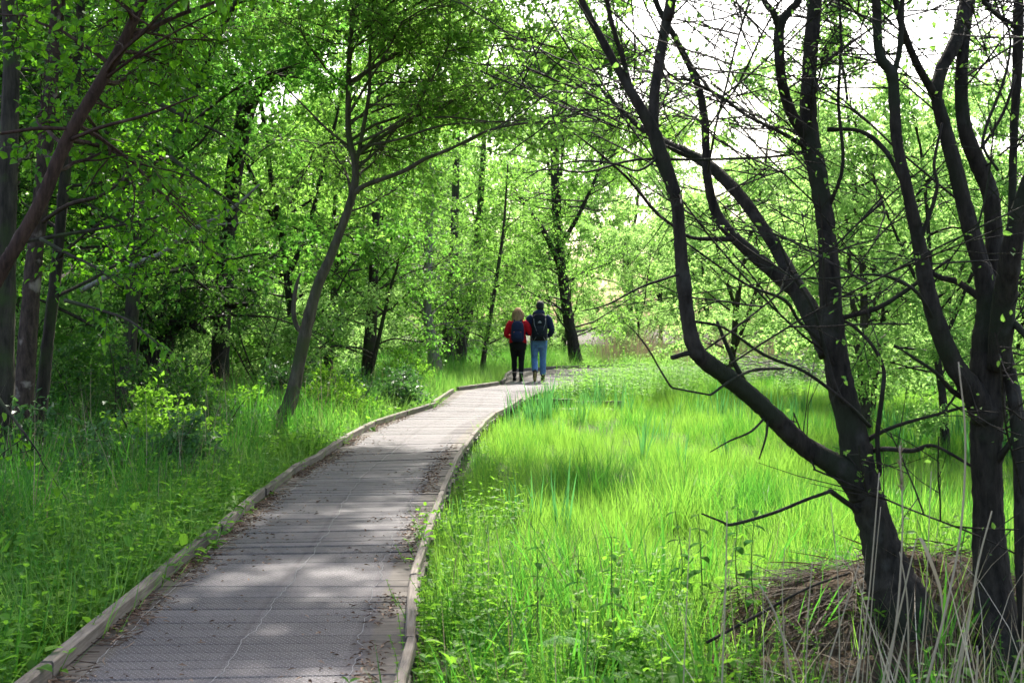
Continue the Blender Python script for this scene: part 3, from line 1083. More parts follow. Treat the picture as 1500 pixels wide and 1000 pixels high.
B = [
    [(1475, 1010, 6.05, 128.8), (1464, 950, 6.1, 84.6), (1456, 890, 6.15, 60.7), (1449, 800, 6.2, 48.8), (1446, 720, 6.2, 43.2), (1444, 640, 6.2, 46), (1446, 570, 6.2, 51.5), (1448, 500, 6.2, 47.8), (1450, 450, 6.2, 40.5), (1440, 400, 6.2, 27.6), (1422, 338, 6.2, 24.8), (1400, 251, 6.2, 22.1), (1383, 186, 6.2, 20.2), (1372, 139, 6.2, 17.5), (1380, 100, 6.25, 18.4), (1402, 56, 6.3, 20.2), (1414, 0, 6.4, 17.5), (1430, -150, 6.6, 12.9), (1425, -330, 6.8, 5.5)],
    [(1374, 148, 6.2, 12.9), (1340, 87, 6.1, 11), (1318, 26, 6, 9.2), (1300, -60, 6, 6.4), (1280, -180, 5.9, 2.8)],
    [(1456, 470, 6.25, 36.8), (1458, 400, 6.3, 30.4), (1455, 330, 6.3, 24.8), (1450, 282, 6.3, 23.9), (1432, 238, 6.3, 23.9), (1414, 191, 6.3, 21.2), (1408, 130, 6.3, 18.4), (1412, 60, 6.33, 16.6), (1420, 10, 6.4, 14.7), (1450, -120, 6.5, 9.2), (1480, -260, 6.6, 3.7)],
    [(1444, 610, 6.15, 40.5), (1424, 572, 6.1, 33.1), (1396, 532, 6.05, 28.5), (1372, 472, 6, 25.8), (1356, 412, 6, 23), (1344, 347, 5.95, 19.3), (1327, 269, 5.9, 16.6), (1314, 208, 5.9, 15.6), (1310, 150, 5.9, 15.6), (1306, 108, 5.9, 16.6), (1288, 78, 5.9, 13.8), (1283, 0, 5.9, 12.9), (1270, -140, 5.9, 8.3), (1262, -260, 5.9, 3.7)],
    [(1308, 115, 5.9, 8.3), (1318, 70, 5.9, 8.3), (1322, 0, 5.9, 7.4), (1330, -140, 5.9, 3.7)],
    [(1462, 540, 6.1, 31.3), (1472, 440, 6.0, 33.1), (1482, 370, 5.9, 30.4), (1496, 303, 5.85, 24.8), (1520, 230, 5.8, 21.2), (1550, 120, 5.8, 15.6), (1570, -50, 5.9, 7.4)],
    [(1478, 430, 6.4, 13.8), (1482, 330, 6.45, 12), (1485, 200, 6.5, 12), (1490, 108, 6.5, 14.7), (1492, 40, 6.5, 15.6), (1495, -80, 6.6, 11), (1500, -260, 6.7, 4.6)],
    [(1516, 960, 6.0, 36.8), (1506, 880, 6.0, 30.4), (1500, 800, 6.0, 26.7), (1496, 680, 6.05, 23), (1489, 600, 6.1, 21.2), (1474, 520, 6.15, 18.4), (1466, 470, 6.2, 12.9)],
]
Bx = [
    [(1445, 442, 6.2, 13.6), (1420, 425, 6.25, 11), (1400, 412, 6.3, 9.3), (1372, 404, 6.3, 7.6), (1350, 380, 6.3, 4.1), (1338, 330, 6.3, 3.4)],
    [(1470, 462, 6.1, 13.6), (1490, 478, 6.0, 11.9), (1520, 510, 5.9, 8.5)],
    [(1425, 590, 6.2, 10.2), (1395, 572, 6.1, 8.5), (1370, 545, 6.0, 5.4), (1340, 525, 5.95, 4.8), (1310, 505, 5.9, 2.7)],
    [(1375, 480, 6.0, 4.8), (1345, 430, 5.9, 5.4), (1310, 408, 5.85, 5.4), (1270, 402, 5.8, 4.1), (1220, 408, 5.8, 3.4), (1160, 409, 5.8, 2.7), (1020, 430, 5.7, 2), (880, 452, 5.6, 1.4)],
    [(1345, 360, 5.95, 7.6), (1372, 280, 5.9, 5.4), (1368, 240, 5.9, 4.8), (1380, 180, 5.9, 3.4)],
    [(1462, 250, 5.85, 4.8), (1440, 205, 5.9, 4.8), (1470, 120, 6.0, 4.8), (1480, 60, 6.0, 3.4), (1466, 10, 6.0, 2.7)],
    [(1436, 220, 6.2, 4.8), (1470, 165, 6.2, 4.8), (1488, 110, 6.2, 3.4)],
    [(1490, 40, 6.2, 8.5), (1465, 25, 6.2, 7.6), (1440, 0, 6.2, 5.4), (1425, -40, 6.2, 3.4)],
    [(1450, 690, 6.2, 11.9), (1475, 655, 6.1, 10.2), (1488, 635, 6.08, 8.5)],
]
treeB = big_tree('many_stemmed_tree', 'dark upright tree with several thick stems at the right edge, beside the tussock', P(1462, 960, 6.15), B, Bx, M['bark_dark'], M['leaf_light'], 12,
                 n_limb=34, limb=(.8, 2.0), t0=.26, up=.4, n_br=7, n_tw=5, lpt=2, size=.028, wl=.62, droop=.0, tw=(.15, .45), hexa=True, sides=4, gate=clear_walkers, thin=.26, wob=.04, bw=.07)

# unseen tree added past the right edge so its boughs shade the tussock
big_tree('broadleaf_tree', 'unseen tree past the right edge, added so its boughs shade the corner', P(1560, 870, 11.2),
         [[(1562, 880, 11.2, 40), (1556, 700, 11.2, 30), (1552, 400, 11.2, 26), (1546, 100, 11.2, 22), (1530, -120, 11.2, 18), (1500, -330, 11.2, 12), (1470, -520, 11.2, 5)],
          [(1540, -30, 11.2, 14), (1430, -190, 10.9, 12), (1300, -280, 10.6, 9), (1150, -330, 10.3, 5), (1060, -340, 10.1, 2)],
          [(1536, -60, 11.2, 14), (1440, -170, 11.8, 12), (1320, -210, 12.6, 9), (1180, -230, 13.2, 5)]], [], M['bark_dark'], M['leaf_light'], 13,
         n_limb=90, limb=(.9, 2.0), t0=.25, up=.1, n_br=8, n_tw=7, lpt=8, size=.055, wl=.7, droop=-.02, tw=(.15, .45), hexa=True, sides=4, gate=above_frame, thin=.6)

# ---------------------------------------------------------------- trees on the left, traced
right_gate = lambda q: True


def left_tree(name, label, root_loc, stems, extra, m, leaf_m, seed, **kw):
    return big_tree(name, label, root_loc, stems, extra, m, leaf_m, seed, **kw)


L3 = left_tree('leaning_tree', 'slim grey-brown tree leaning right over the boardwalk, forked above', P(400, 634, 17.4),
    [[(388, 668, 17.3, 28.8), (402, 628, 17.4, 23), (424, 590, 17.5, 20.9), (438, 530, 17.5, 18), (448, 482, 17.5, 18), (464, 422, 17.5, 15.1), (482, 380, 17.5, 13.7), (496, 344, 17.5, 12.2), (510, 306, 17.5, 12.2), (519, 272, 17.5, 10.8), (520, 240, 17.5, 10.1), (511, 200, 17.5, 8.6), (510, 140, 17.5, 7.9), (513, 60, 17.5, 7.2), (520, 0, 17.5, 6.5), (530, -120, 17.5, 5), (525, -260, 17.5, 2.9)],
     [(517, 285, 17.5, 7.9), (536, 271, 17.4, 7.2), (588, 252, 17.1, 6.5), (624, 232, 16.8, 5.8), (656, 220, 16.5, 4.3), (720, 190, 16, 3.6), (800, 178, 15.5, 2.9), (900, 180, 15, 1.4)],
     [(520, 245, 17.5, 6.5), (526, 220, 17.5, 5.8), (532, 188, 17.5, 5.8), (541, 132, 17.5, 5), (542, 76, 17.5, 4.3), (548, -20, 17.4, 3.6), (560, -150, 17.3, 2.2)],
     [(515, 60, 17.5, 7), (600, -10, 17.4, 6), (740, -40, 17.5, 5), (880, -30, 17.6, 3)],
     [(512, 120, 17.5, 6), (620, 62, 17.6, 5), (760, 58, 17.8, 4), (870, 90, 18, 2)],
     [(524, 225, 17.5, 6), (610, 170, 17.8, 5), (720, 130, 18.2, 4), (830, 128, 18.6, 2)]],
    [[(541, 154, 17.5, 3.6), (575, 153, 17.3, 2.9), (608, 153, 17.2, 2.2), (640, 140, 17, 1.4)],
     [(448, 488, 17.5, 8.6), (436, 480, 17.5, 7.9), (430, 455, 17.5, 7.2), (434, 420, 17.5, 5.8), (440, 400, 17.5, 2.9)],
     [(512, 215, 17.5, 4.3), (480, 190, 17.4, 3.6), (440, 150, 17.3, 2.9), (410, 120, 17.2, 1.4)],
     [(530, 215, 17.5, 4.3), (580, 205, 17.2, 3.6), (640, 186, 16.8, 2.9), (690, 180, 16.4, 2.2), (780, 176, 16, 1.4)]],
    M['bark_grey'], M['leaf_light'], 21, n_limb=46, limb=(1.2, 2.8), t0=.45, up=.25, n_br=7, n_tw=7, lpt=9, size=.065, wl=.7, droop=-.06, bias=np.array((.35, .1, 0)), sides=5, gate=clear_fork,
    over=[dict(n_limb=34, limb=(2.6, 5.2), t0=.6, up=.35, n_br=9, n_tw=9, lpt=11, bias=np.array((.85, -.1, 0)), thin=.55, wob=.2), dict(stems=3, gate=high_bough, n_limb=26, limb=(.8, 1.9), t0=.3, up=.1, n_br=7, n_tw=7, lpt=9, bias=np.array((0., 0., 0)))])

L1 = left_tree('leaning_red_tree', 'reddish-brown smooth tree leaning steeply across the top left corner', P(-90, 560, 9.2),
    [[(-190, 780, 9.3, 30.6), (-120, 620, 9.25, 26), (-60, 510, 9.2, 23.7), (0, 400, 9.2, 22.1), (24, 360, 9.2, 21.4), (60, 296, 9.2, 20.6), (88, 228, 9.2, 19.9), (112, 180, 9.2, 19.1), (148, 120, 9.2, 17.6), (180, 64, 9.2, 16), (208, 0, 9.2, 15.3), (250, -110, 9.2, 13), (290, -260, 9.2, 9.2), (310, -420, 9.2, 4.6)]],
    [[(112, 190, 9.2, 6.1), (60, 188, 9.1, 6.1), (0, 196, 9.0, 4.6)],
     [(100, 206, 9.2, 6.1), (150, 186, 9.0, 5.4), (210, 170, 8.9, 4.6), (290, 140, 8.7, 2.2)],
     [(150, 118, 9.2, 5.4), (230, 62, 9.0, 3.8), (330, 10, 8.8, 2.2)],
     [(140, 130, 9.2, 6.1), (170, 96, 9.3, 4.6), (200, 85, 9.4, 3.8), (260, 60, 9.5, 2.2)]],
    M['bark_red'], M['leaf_birch'], 22, n_limb=44, limb=(1.0, 2.4), t0=.42, up=.05, n_br=6, n_tw=6, lpt=6, size=.062, wl=.8, droop=-.1, hexa=True, bias=np.array((.5, .35, 0)), sides=5, gate=behind_red)

L2 = left_tree('birch_tree', 'rough reddish birch with flaking pale bark at the left edge', P(28, 680, 13),
    [[(20, 705, 13, 44.2), (27, 640, 13, 32.3), (34, 585, 13, 28.9), (42, 480, 13, 26.3), (49, 390, 13, 23.8), (60, 290, 13, 22.1), (68, 195, 13, 21.2), (78, 80, 13, 19.6), (86, 0, 13, 18.7), (98, -180, 13, 14.4), (105, -400, 13, 7.6)],
     [(96, -170, 13, 14), (180, -260, 13, 12), (330, -330, 13.1, 10), (540, -370, 13.2, 8), (760, -380, 13.3, 4)],  # this and the next boughs: unseen, added overhead to shade the near deck
     [(94, -150, 13, 12), (200, -210, 13.6, 11), (380, -250, 14.4, 9), (600, -270, 15, 7), (740, -280, 15.3, 3)],
     [(97, -190, 13, 12), (200, -330, 12.4, 10), (400, -430, 11.8, 8), (640, -480, 11.4, 5), (780, -500, 11.2, 3)]],
    [[(66, 240, 13, 6.8), (110, 200, 12.8, 6), (190, 90, 12.5, 3.4)],
     [(55, 330, 13, 6.8), (100, 300, 12.8, 6), (150, 285, 12.6, 5.1), (215, 240, 12.4, 2.5)]],
    M['bark_birch'], M['leaf_birch'], 23, n_limb=40, limb=(1.0, 2.6), t0=.3, up=.0, n_br=6, n_tw=6, lpt=6, size=.062, wl=.8, droop=-.12, hexa=True, bias=np.array((.5, -.1, 0)), sides=5, gate=behind_birch,
    over=dict(stems=1, n_limb=96, limb=(1.0, 2.5), t0=.15, up=.1, n_br=8, n_tw=8, lpt=12, bias=np.array((0., .1, 0))))
L2b = left_tree('slender_tree', 'thin dark tree standing just right of the flaking birch', P(55, 672, 13.3),
    [[(48, 700, 13.3, 26), (55, 640, 13.3, 20), (64, 560, 13.3, 19), (70, 500, 13.3, 17), (82, 400, 13.3, 16), (92, 292, 13.3, 15), (103, 190, 13.3, 14), (112, 110, 13.3, 13), (119, 0, 13.3, 12), (125, -160, 13.3, 9), (120, -320, 13.3, 4)]],
    [], M['bark_wood'], M['leaf_birch'], 24, n_limb=26, limb=(.9, 2.0), t0=.35, up=.1, n_br=6, n_tw=6, lpt=6, size=.06, wl=.8, droop=-.1, hexa=True, bias=np.array((.4, 0, 0)), sides=5, gate=behind_birch)
L0 = left_tree('broadleaf_tree', 'thick grey-brown tree trunk cut off by the left edge', P(6, 690, 12),
    [[(-8, 740, 12, 56), (2, 640, 12, 36.8), (6, 500, 12, 32), (10, 325, 12, 28.8), (14, 200, 12, 26.4), (17, 65, 12, 24), (10, -60, 12, 20.8), (0, -250, 12, 14.4), (-10, -420, 12, 6.4)]],
    [], M['bark_wood'], M['leaf_wood'], 25, n_limb=22, limb=(.9, 2.2), t0=.35, up=.1, n_br=6, n_tw=6, lpt=6, size=.06, wl=.75, droop=-.1, hexa=True, sides=5, gate=behind_birch)

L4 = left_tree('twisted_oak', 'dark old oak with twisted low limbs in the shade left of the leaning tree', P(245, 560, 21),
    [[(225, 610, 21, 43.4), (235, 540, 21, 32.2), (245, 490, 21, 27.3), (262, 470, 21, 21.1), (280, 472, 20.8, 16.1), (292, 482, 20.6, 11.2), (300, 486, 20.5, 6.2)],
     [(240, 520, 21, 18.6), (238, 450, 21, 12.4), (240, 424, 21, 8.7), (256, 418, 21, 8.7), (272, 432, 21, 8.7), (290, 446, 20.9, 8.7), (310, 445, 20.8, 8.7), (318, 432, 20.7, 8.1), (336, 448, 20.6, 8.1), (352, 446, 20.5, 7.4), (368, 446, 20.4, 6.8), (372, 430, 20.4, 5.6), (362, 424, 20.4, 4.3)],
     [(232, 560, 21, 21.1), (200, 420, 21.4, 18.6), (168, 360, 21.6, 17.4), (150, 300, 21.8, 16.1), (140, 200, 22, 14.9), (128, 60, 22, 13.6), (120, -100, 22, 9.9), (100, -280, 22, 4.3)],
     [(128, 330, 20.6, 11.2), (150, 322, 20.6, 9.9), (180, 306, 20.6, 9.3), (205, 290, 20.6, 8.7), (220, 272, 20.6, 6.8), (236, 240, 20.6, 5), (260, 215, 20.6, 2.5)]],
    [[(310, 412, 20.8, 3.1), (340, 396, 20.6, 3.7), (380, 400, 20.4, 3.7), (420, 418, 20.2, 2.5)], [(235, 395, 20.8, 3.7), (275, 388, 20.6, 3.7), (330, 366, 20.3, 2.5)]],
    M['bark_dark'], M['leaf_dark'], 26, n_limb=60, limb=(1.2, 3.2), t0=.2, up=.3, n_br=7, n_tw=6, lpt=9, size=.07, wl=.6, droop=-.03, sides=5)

L5 = left_tree('leaning_tree', 'tree behind the fork sending one thick dark limb up towards the top centre', P(300, 590, 20),
    [[(318, 620, 23, 34), (322, 520, 23, 26), (330, 400, 23, 24), (338, 300, 23, 24), (352, 200, 22.6, 24), (372, 142, 22.2, 20), (400, 116, 22, 18), (452, 88, 21.6, 14), (480, 62, 21.3, 11), (515, 45, 21, 8), (580, 30, 20.6, 4)],
     [(352, 205, 22.6, 16), (358, 120, 22.8, 16), (370, 20, 23, 14), (380, -120, 23, 10), (385, -260, 23, 5)]],
    [[(452, 88, 21.6, 8), (470, 70, 21.4, 7), (486, 48, 21.2, 5), (500, 20, 21, 3)]],
    M['bark_dark'], M['leaf_wood'], 27, n_limb=46, limb=(1.2, 3.0), t0=.35, up=.3, n_br=7, n_tw=6, lpt=9, size=.068, wl=.7, droop=-.03, sides=5)

# a dead pale limb reaching out of the thicket
dead = thing('dead_branch', 'bare pale grey dead branch slanting up among the leaves on the left', 'branch', P(150, 405, 15.6))
stem_part('limb', dead, [(118, 426, 15.6, 8), (160, 404, 15.5, 9), (200, 386, 15.4, 9), (240, 370, 15.3, 8), (262, 350, 15.2, 8), (290, 332, 15.1, 7), (320, 318, 15, 6), (352, 296, 14.9, 5), (380, 270, 14.8, 3)], M['bark_pale'], 7, .06)
stem_part('twig', dead, [(280, 336, 15.1, 4), (310, 330, 15, 3), (360, 326, 14.9, 2)], M['bark_pale'], 5, .06)

# trunks round the bend
def mid_tree(label, base, rows, leaf_m, seed, m=None, **kw):
    k = dict(n_limb=30, limb=(1.2, 3.0), t0=.3, up=.25, n_br=7, n_tw=6, lpt=9, size=.07, wl=.7, droop=-.06, sides=4)
    k['gate'] = clear_people
    k.update(kw)
    return big_tree('wood_tree', label, base, rows, [], m or M['bark_wood'], leaf_m, seed, **k)


mid_tree('ivy-clad broad stump-like tree with ragged bark right of the leaning tree', P(540, 585, 26),
         [[(535, 590, 26, 26), (538, 550, 26, 19.5), (542, 500, 26, 17.6), (545, 455, 26, 15.6), (548, 380, 26, 13), (552, 260, 26, 11.1), (560, 100, 26, 8.5), (565, -60, 26, 3.9)],
          [(536, 575, 26, 7.8), (545, 540, 25.8, 6.5), (556, 490, 25.6, 5.9), (570, 430, 25.4, 4.5), (585, 380, 25.2, 2.6)]], M['leaf_wood'], 31)
mid_tree('grey tree with a bent bare trunk standing in the verge grass left of the walkers', P(636, 545, 32),
         [[(640, 552, 32, 26), (636, 528, 32, 20), (632, 500, 32, 17), (627, 470, 32, 16), (624, 446, 32, 15), (626, 400, 32, 13), (630, 300, 32, 11), (640, 160, 32, 8), (650, 20, 32, 4)]], M['leaf_light'], 32, M['bark_pale'])
mid_tree('straight dark tree between the grey bent trunk and the forked dark tree', P(656, 535, 36),
         [[(654, 545, 36, 24), (656, 512, 36, 18), (657, 470, 36, 15), (660, 430, 36, 14), (664, 380, 36, 13), (668, 260, 36, 10), (672, 100, 36, 6)]], M['leaf_light'], 33)
mid_tree('dark mossy tree leaning right, second trunk left of the woman in red', P(676, 530, 37),
         [[(670, 540, 37, 26), (676, 500, 37, 19), (683, 470, 37, 17), (688, 440, 37, 15), (696, 390, 37, 12), (705, 280, 37, 9), (712, 140, 37, 5)],
          [(676, 500, 37, 9), (668, 460, 36.8, 8), (684, 420, 36.6, 5)]], M['leaf_light'], 34)
mid_tree('thin leaning sapling in the grass just left of the woman in red', P(708, 535, 33),
         [[(706, 548, 33, 9), (710, 516, 33, 7), (716, 478, 33, 6), (729, 397, 33, 5), (738, 330, 33, 4), (744, 240, 33, 2)]], M['leaf_light'], 35, None, n_limb=22, limb=(.6, 1.6), t0=.25, lpt=9, n_br=6, n_tw=5)
M6 = mid_tree('stout dark tree leaning left right behind the man in the navy jacket', P(842, 528, 38.5),
         [[(850, 548, 38.5, 26), (843, 526, 38.5, 20), (838, 495, 38.5, 17), (832, 465, 38.5, 16), (825, 412, 38.5, 15), (820, 370, 38.5, 13), (815, 300, 38.5, 14), (812, 200, 38.5, 11), (816, 60, 38.5, 6)],
          [(821, 360, 38.5, 7), (850, 310, 38.2, 6), (880, 240, 38, 4), (900, 160, 37.8, 2)],
          [(824, 400, 38.5, 9), (800, 345, 38, 8), (770, 300, 37.6, 6), (740, 260, 37.2, 4)]], M['leaf_light'], 36, M['bark_dark'], n_limb=56, limb=(1.2, 3.2), t0=.24, up=.1)

# ---------------------------------------------------------------- the wood behind
rt = np.random.default_rng(5)
K = dict(n_br=8, n_tw=8, lpt=13, wl=.7, sides=4, twigs=False)
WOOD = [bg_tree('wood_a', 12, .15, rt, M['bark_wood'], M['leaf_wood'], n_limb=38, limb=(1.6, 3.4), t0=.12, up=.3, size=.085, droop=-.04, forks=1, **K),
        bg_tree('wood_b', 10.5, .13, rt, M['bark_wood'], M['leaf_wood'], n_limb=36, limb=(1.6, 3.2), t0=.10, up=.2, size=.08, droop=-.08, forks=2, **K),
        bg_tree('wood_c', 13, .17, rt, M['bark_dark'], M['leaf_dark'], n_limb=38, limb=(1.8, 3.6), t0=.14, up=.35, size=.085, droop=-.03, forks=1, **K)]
LIGHT = [bg_tree('light_a', 9, .11, rt, M['bark_wood'], M['leaf_light'], n_limb=40, limb=(1.3, 2.8), t0=.12, up=.3, size=.08, droop=-.07, forks=2, **K),
         bg_tree('light_b', 8, .10, rt, M['bark_dark'], M['leaf_light'], n_limb=38, limb=(1.3, 2.8), t0=.1, up=.25, size=.075, droop=-.09, forks=2, **K)]


def shrub_proto(name, H, leaf_m, n_st, size, rng, spread=.5, lpt=9, n_limb=20):
    w, l = Geo(), Geo()
    stems = []
    for i in range(n_st):
        a = i * 2.4 + rng.normal(0, .4)
        sp = wander(rng, (math.cos(a) * .1, math.sin(a) * .1, -.15), (math.cos(a) * spread, math.sin(a) * spread, 1), H * rng.uniform(.7, 1.05), 6, .12, -.02)
        sr = np.linspace(.022, .005, 7)
        w.tube(sp, sr, 5, True, .06, rng)
        stems.append((sp, sr))
    foliage(rng, stems, w, l, n_limb=n_limb, limb=(.4 * H, .6 * H) if H < 1.5 else (.7, 1.5), t0=.12, up=.25, n_br=6, n_tw=6, lpt=lpt, size=size, wl=.72, droop=-.05, tw=(.12, .35), sides=3, twigs=False)
    return [('stems', w.mesh(name + '_stems', M['bark_wood'], True)), ('foliage', l.mesh(name + '_foliage', leaf_m))]


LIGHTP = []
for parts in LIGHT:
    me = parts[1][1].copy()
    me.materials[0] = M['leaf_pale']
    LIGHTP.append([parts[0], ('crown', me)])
SHRUB = [shrub_proto('shrub_a', 3.2, M['leaf_wood'], 6, .07, rt, n_limb=30), shrub_proto('shrub_b', 2.4, M['leaf_dark'], 6, .065, rt, n_limb=26), shrub_proto('shrub_c', 2.8, M['leaf_pale'], 6, .06, rt, n_limb=28)]
BRAMBLE = [shrub_proto('bramble_a', 1.2, M['ivy'], 8, .06, rt, .9, 8, 18), shrub_proto('bramble_b', 1.0, M['herb'], 8, .055, rt, .9, 8, 18)]


def scatter_xy(rng, n, box, ok, mind):
    out = []
    for _ in range(n * 60):
        if len(out) >= n:
            break
        x, y = rng.uniform(box[0], box[1]), rng.uniform(box[2], box[3])
        if ok(x, y) and all((x - a) ** 2 + (y - b) ** 2 > mind ** 2 for a, b in out):
            out.append((x, y))
    return out


inview = lambda x, y, m=2.5: abs(x) < .40 * y + m
# left of the path, near to far
for i, (x, y) in enumerate(scatter_xy(rt, 40, (-22, -3.5, 17, 52), lambda x, y: inview(x, y) and x < left_x(min(y, 37)) - (3.6 if y < 26 else 3.0) and x < -4.3, 2.3)):
    if y > 31 and i % 2:
        continue
    k = WOOD[i % 3] if y < 25 else LIGHT[i % 2]
    place('wood_tree', k, x, y, rt.uniform(0, 6.3), rt.uniform(.85, 1.2), 'leafy tree crowded in the dense shady wood left of the boardwalk', 'tree', 'trees in the dense wood on the left')
for i, (x, y) in enumerate(scatter_xy(rt, 46, (-16, -3.6, 14.5, 44), lambda x, y: inview(x, y, 1) and x < left_x(min(y, 37)) - (2.5 if y < 26 else 2.4) and not (y < 21.5 and 190 < 750 + x / y * F < 420), 1.5)):
    k = SHRUB[(0, 1, 0, 2, 1)[i % 5] if y < 22 else 2]
    place('shrub', k, x, y, rt.uniform(0, 6.3), rt.uniform(.7, 1.15), 'green leafy shrub growing below the trees left of the boardwalk', 'shrub', 'shrubs under the trees on the left')
# straight ahead, behind the bend
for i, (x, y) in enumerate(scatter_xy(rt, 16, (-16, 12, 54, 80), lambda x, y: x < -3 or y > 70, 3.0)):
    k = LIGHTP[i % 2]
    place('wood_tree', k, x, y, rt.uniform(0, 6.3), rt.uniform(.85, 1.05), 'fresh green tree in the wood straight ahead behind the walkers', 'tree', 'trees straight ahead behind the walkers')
for i, (x, y) in enumerate(scatter_xy(rt, 11, (-9, 9.5, 43, 52), lambda x, y: x < .5 or y > 49, 1.8)):
    place('shrub', SHRUB[2], x, y, rt.uniform(0, 6.3), rt.uniform(.7, 1.1), 'leafy shrub in the thicket straight ahead behind the walkers', 'shrub', 'shrubs behind the walkers')
for x, y, k, sc, lb in ((-2.8, 47.0, 0, 1.4, 'tall fresh green tree just behind the mossy dark trunks, left of the walkers'), (-6.2, 45.5, 1, 1.3, 'tall fresh green tree behind the grey bent trunk'),
                       (-.9, 50.0, 1, 1.1, 'fresh green tree closest behind the woman in red'), (1.9, 48.0, 0, .62, 'small luminous pale tree straight behind the man in the navy jacket'),
                       (4.6, 47.0, 1, .66, 'small luminous pale tree in the gap just right of the stout leaning tree'), (7.4, 48.5, 0, .7, 'small luminous pale tree behind the bleached reeds'),
                       (2.6, 68.0, 1, 2.2, 'tall pale tree far off straight behind the walkers'), (6.6, 71.0, 0, 2.0, 'tall pale tree far off above the bleached reeds'),
                       (-2.0, 70.0, 0, 2.1, 'tall pale tree farthest off behind the woman in red')):
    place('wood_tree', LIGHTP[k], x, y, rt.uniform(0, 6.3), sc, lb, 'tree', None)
# beyond the meadow on the right
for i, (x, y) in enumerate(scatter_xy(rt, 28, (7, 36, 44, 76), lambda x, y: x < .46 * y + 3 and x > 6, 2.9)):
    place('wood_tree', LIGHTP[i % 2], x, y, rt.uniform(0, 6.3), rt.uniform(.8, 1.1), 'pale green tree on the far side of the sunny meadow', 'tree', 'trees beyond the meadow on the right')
for i, (x, y) in enumerate(scatter_xy(rt, 26, (4, 22, 30, 48), lambda x, y: x < .45 * y + 1 and x > 3 + (y < 38) * .16 * y, 1.9)):
    place('shrub', SHRUB[2 if i % 3 else 0], x, y, rt.uniform(0, 6.3), rt.uniform(.6, 1.0), 'bushy green shrub along the far edge of the sunny meadow', 'shrub', 'shrubs along the far edge of the meadow')
# leafy trees close behind the dark stems on the right
SM = ['small bright-leaved tree in the meadow seen between the two dark clumps of stems', 'small bright-leaved tree close behind the upright dark stems at the right edge', 'small tree with fresh leaves behind the pair of crossing dark limbs', 'pale leafy tree farther back at the right edge behind the upright stems', 'small tree in the meadow behind the low crooked limb, farthest back of the small trees', 'nearest small leafy tree behind the stems at the right edge']
SM += ['slim pale-leaved tree behind the main stem of the dark leaning tree, nearer of two', 'pale-leaved tree behind the gap between the two dark clumps, farther of two', 'tall thin leafy tree seen past the crossing limbs of the upright dark tree', 'leafy tree behind the foot of the upright dark stems']
for j, (x, y, k, sc) in enumerate(((5.2, 15.5, 1, .62), (7.0, 18.5, 0, .55), (6.2, 23.0, 1, .7), (9.0, 22.5, 0, .6), (4.6, 27.5, 0, .8), (8.4, 14.5, 1, .45), (4.7, 17.0, 0, .72), (6.4, 25.5, 1, .62), (5.7, 20.5, 1, .55), (7.2, 17.0, 0, .5))):
    place('wood_tree', LIGHTP[k], x, y, rt.uniform(0, 6.3), sc, SM[j], 'tree', 'small trees behind the dark stems on the right')
BR = ['low bramble bush touching the foot of the leaning forked tree on its right', 'bramble bush directly at the foot of the leaning forked tree', 'bramble bush against the ivy-clad ragged tree', 'bramble bush just left of the leaning tree foot', 'bramble bush in the shade midway between the leaning tree and the birch', 'bramble bush in the shade right of the birch foot', 'bramble bush hiding the foot of the thin dark tree beside the birch', 'farthest bramble bush, left of the grey bent trunk']
# brambles along the foot of the left wood
for i, (px, py, d) in enumerate(((505, 560, 21), (478, 585, 19.5), (545, 560, 24), (330, 600, 18.5), (290, 600, 17), (230, 640, 14), (140, 640, 12.5), (590, 540, 28))):
    q = P(px, py, d)
    place('bramble', BRAMBLE[i % 2], q[0], q[1], rt.uniform(0, 6.3), rt.uniform(.8, 1.2), BR[i], 'bramble', 'bramble bushes at the foot of the left wood')


# every repeat gets a label of its own: between which landmarks it stands, and how near it is there
WHERE = [(-900, 'left of the flaking birch'), (45, 'just right of the flaking birch'), (110, 'between the thin dark tree and the twisted oak'), (250, 'between the twisted oak and the leaning forked tree'), (450, 'between the leaning tree and the ivy-clad trunk'),
         (545, 'between the ivy-clad trunk and the grey bent trunk'), (632, 'between the grey bent trunk and the mossy trunk'), (682, 'between the mossy trunk and the woman in red'),
         (765, 'between the two walkers and the stout leaning tree'), (842, 'just right of the stout leaning tree'), (925, 'left of the elbow of the low crooked limb'), (1005, 'between the low crooked limb and the main dark stem'),
         (1216, 'between the main dark stem and the crossing stem'), (1340, 'between the crossing stem and the upright dark trunk'), (1450, 'right of the upright dark trunk')]
ORD = ['nearest', 'second nearest', 'third nearest', 'fourth nearest', 'fifth nearest', 'sixth nearest', 'seventh nearest', 'eighth nearest', 'ninth nearest', 'tenth nearest', 'eleventh nearest', 'twelfth nearest',
       'thirteenth nearest', 'fourteenth nearest', 'fifteenth nearest', 'sixteenth nearest', 'seventeenth nearest', 'eighteenth nearest', 'nineteenth nearest']
HEAD = {'trees in the dense wood on the left': 'shady wood tree', 'shrubs under the trees on the left': 'leafy shrub', 'trees straight ahead behind the walkers': 'far green tree', 'shrubs behind the walkers': 'far pale shrub',
        'trees beyond the meadow on the right': 'pale far tree', 'shrubs along the far edge of the meadow': 'meadow-edge shrub'}
bins = {}
for o in list(COL.objects):
    gname = o.get('group')
    if o.parent is None and gname in HEAD:
        x, y = o.location.x, o.location.y
        w = [t for p, t in WHERE if 750 + F * x / y >= p][-1]
        bins.setdefault((gname, w), []).append((y, o.name, o))
for (gname, w), rows in bins.items():
    for k, (y, _, o) in enumerate(sorted(rows, key=lambda r: r[:2])):
        o['label'] = HEAD[gname] + ' ' + w + (', ' + ORD[min(k, 18)] + ' there' if len(rows) > 1 else '')

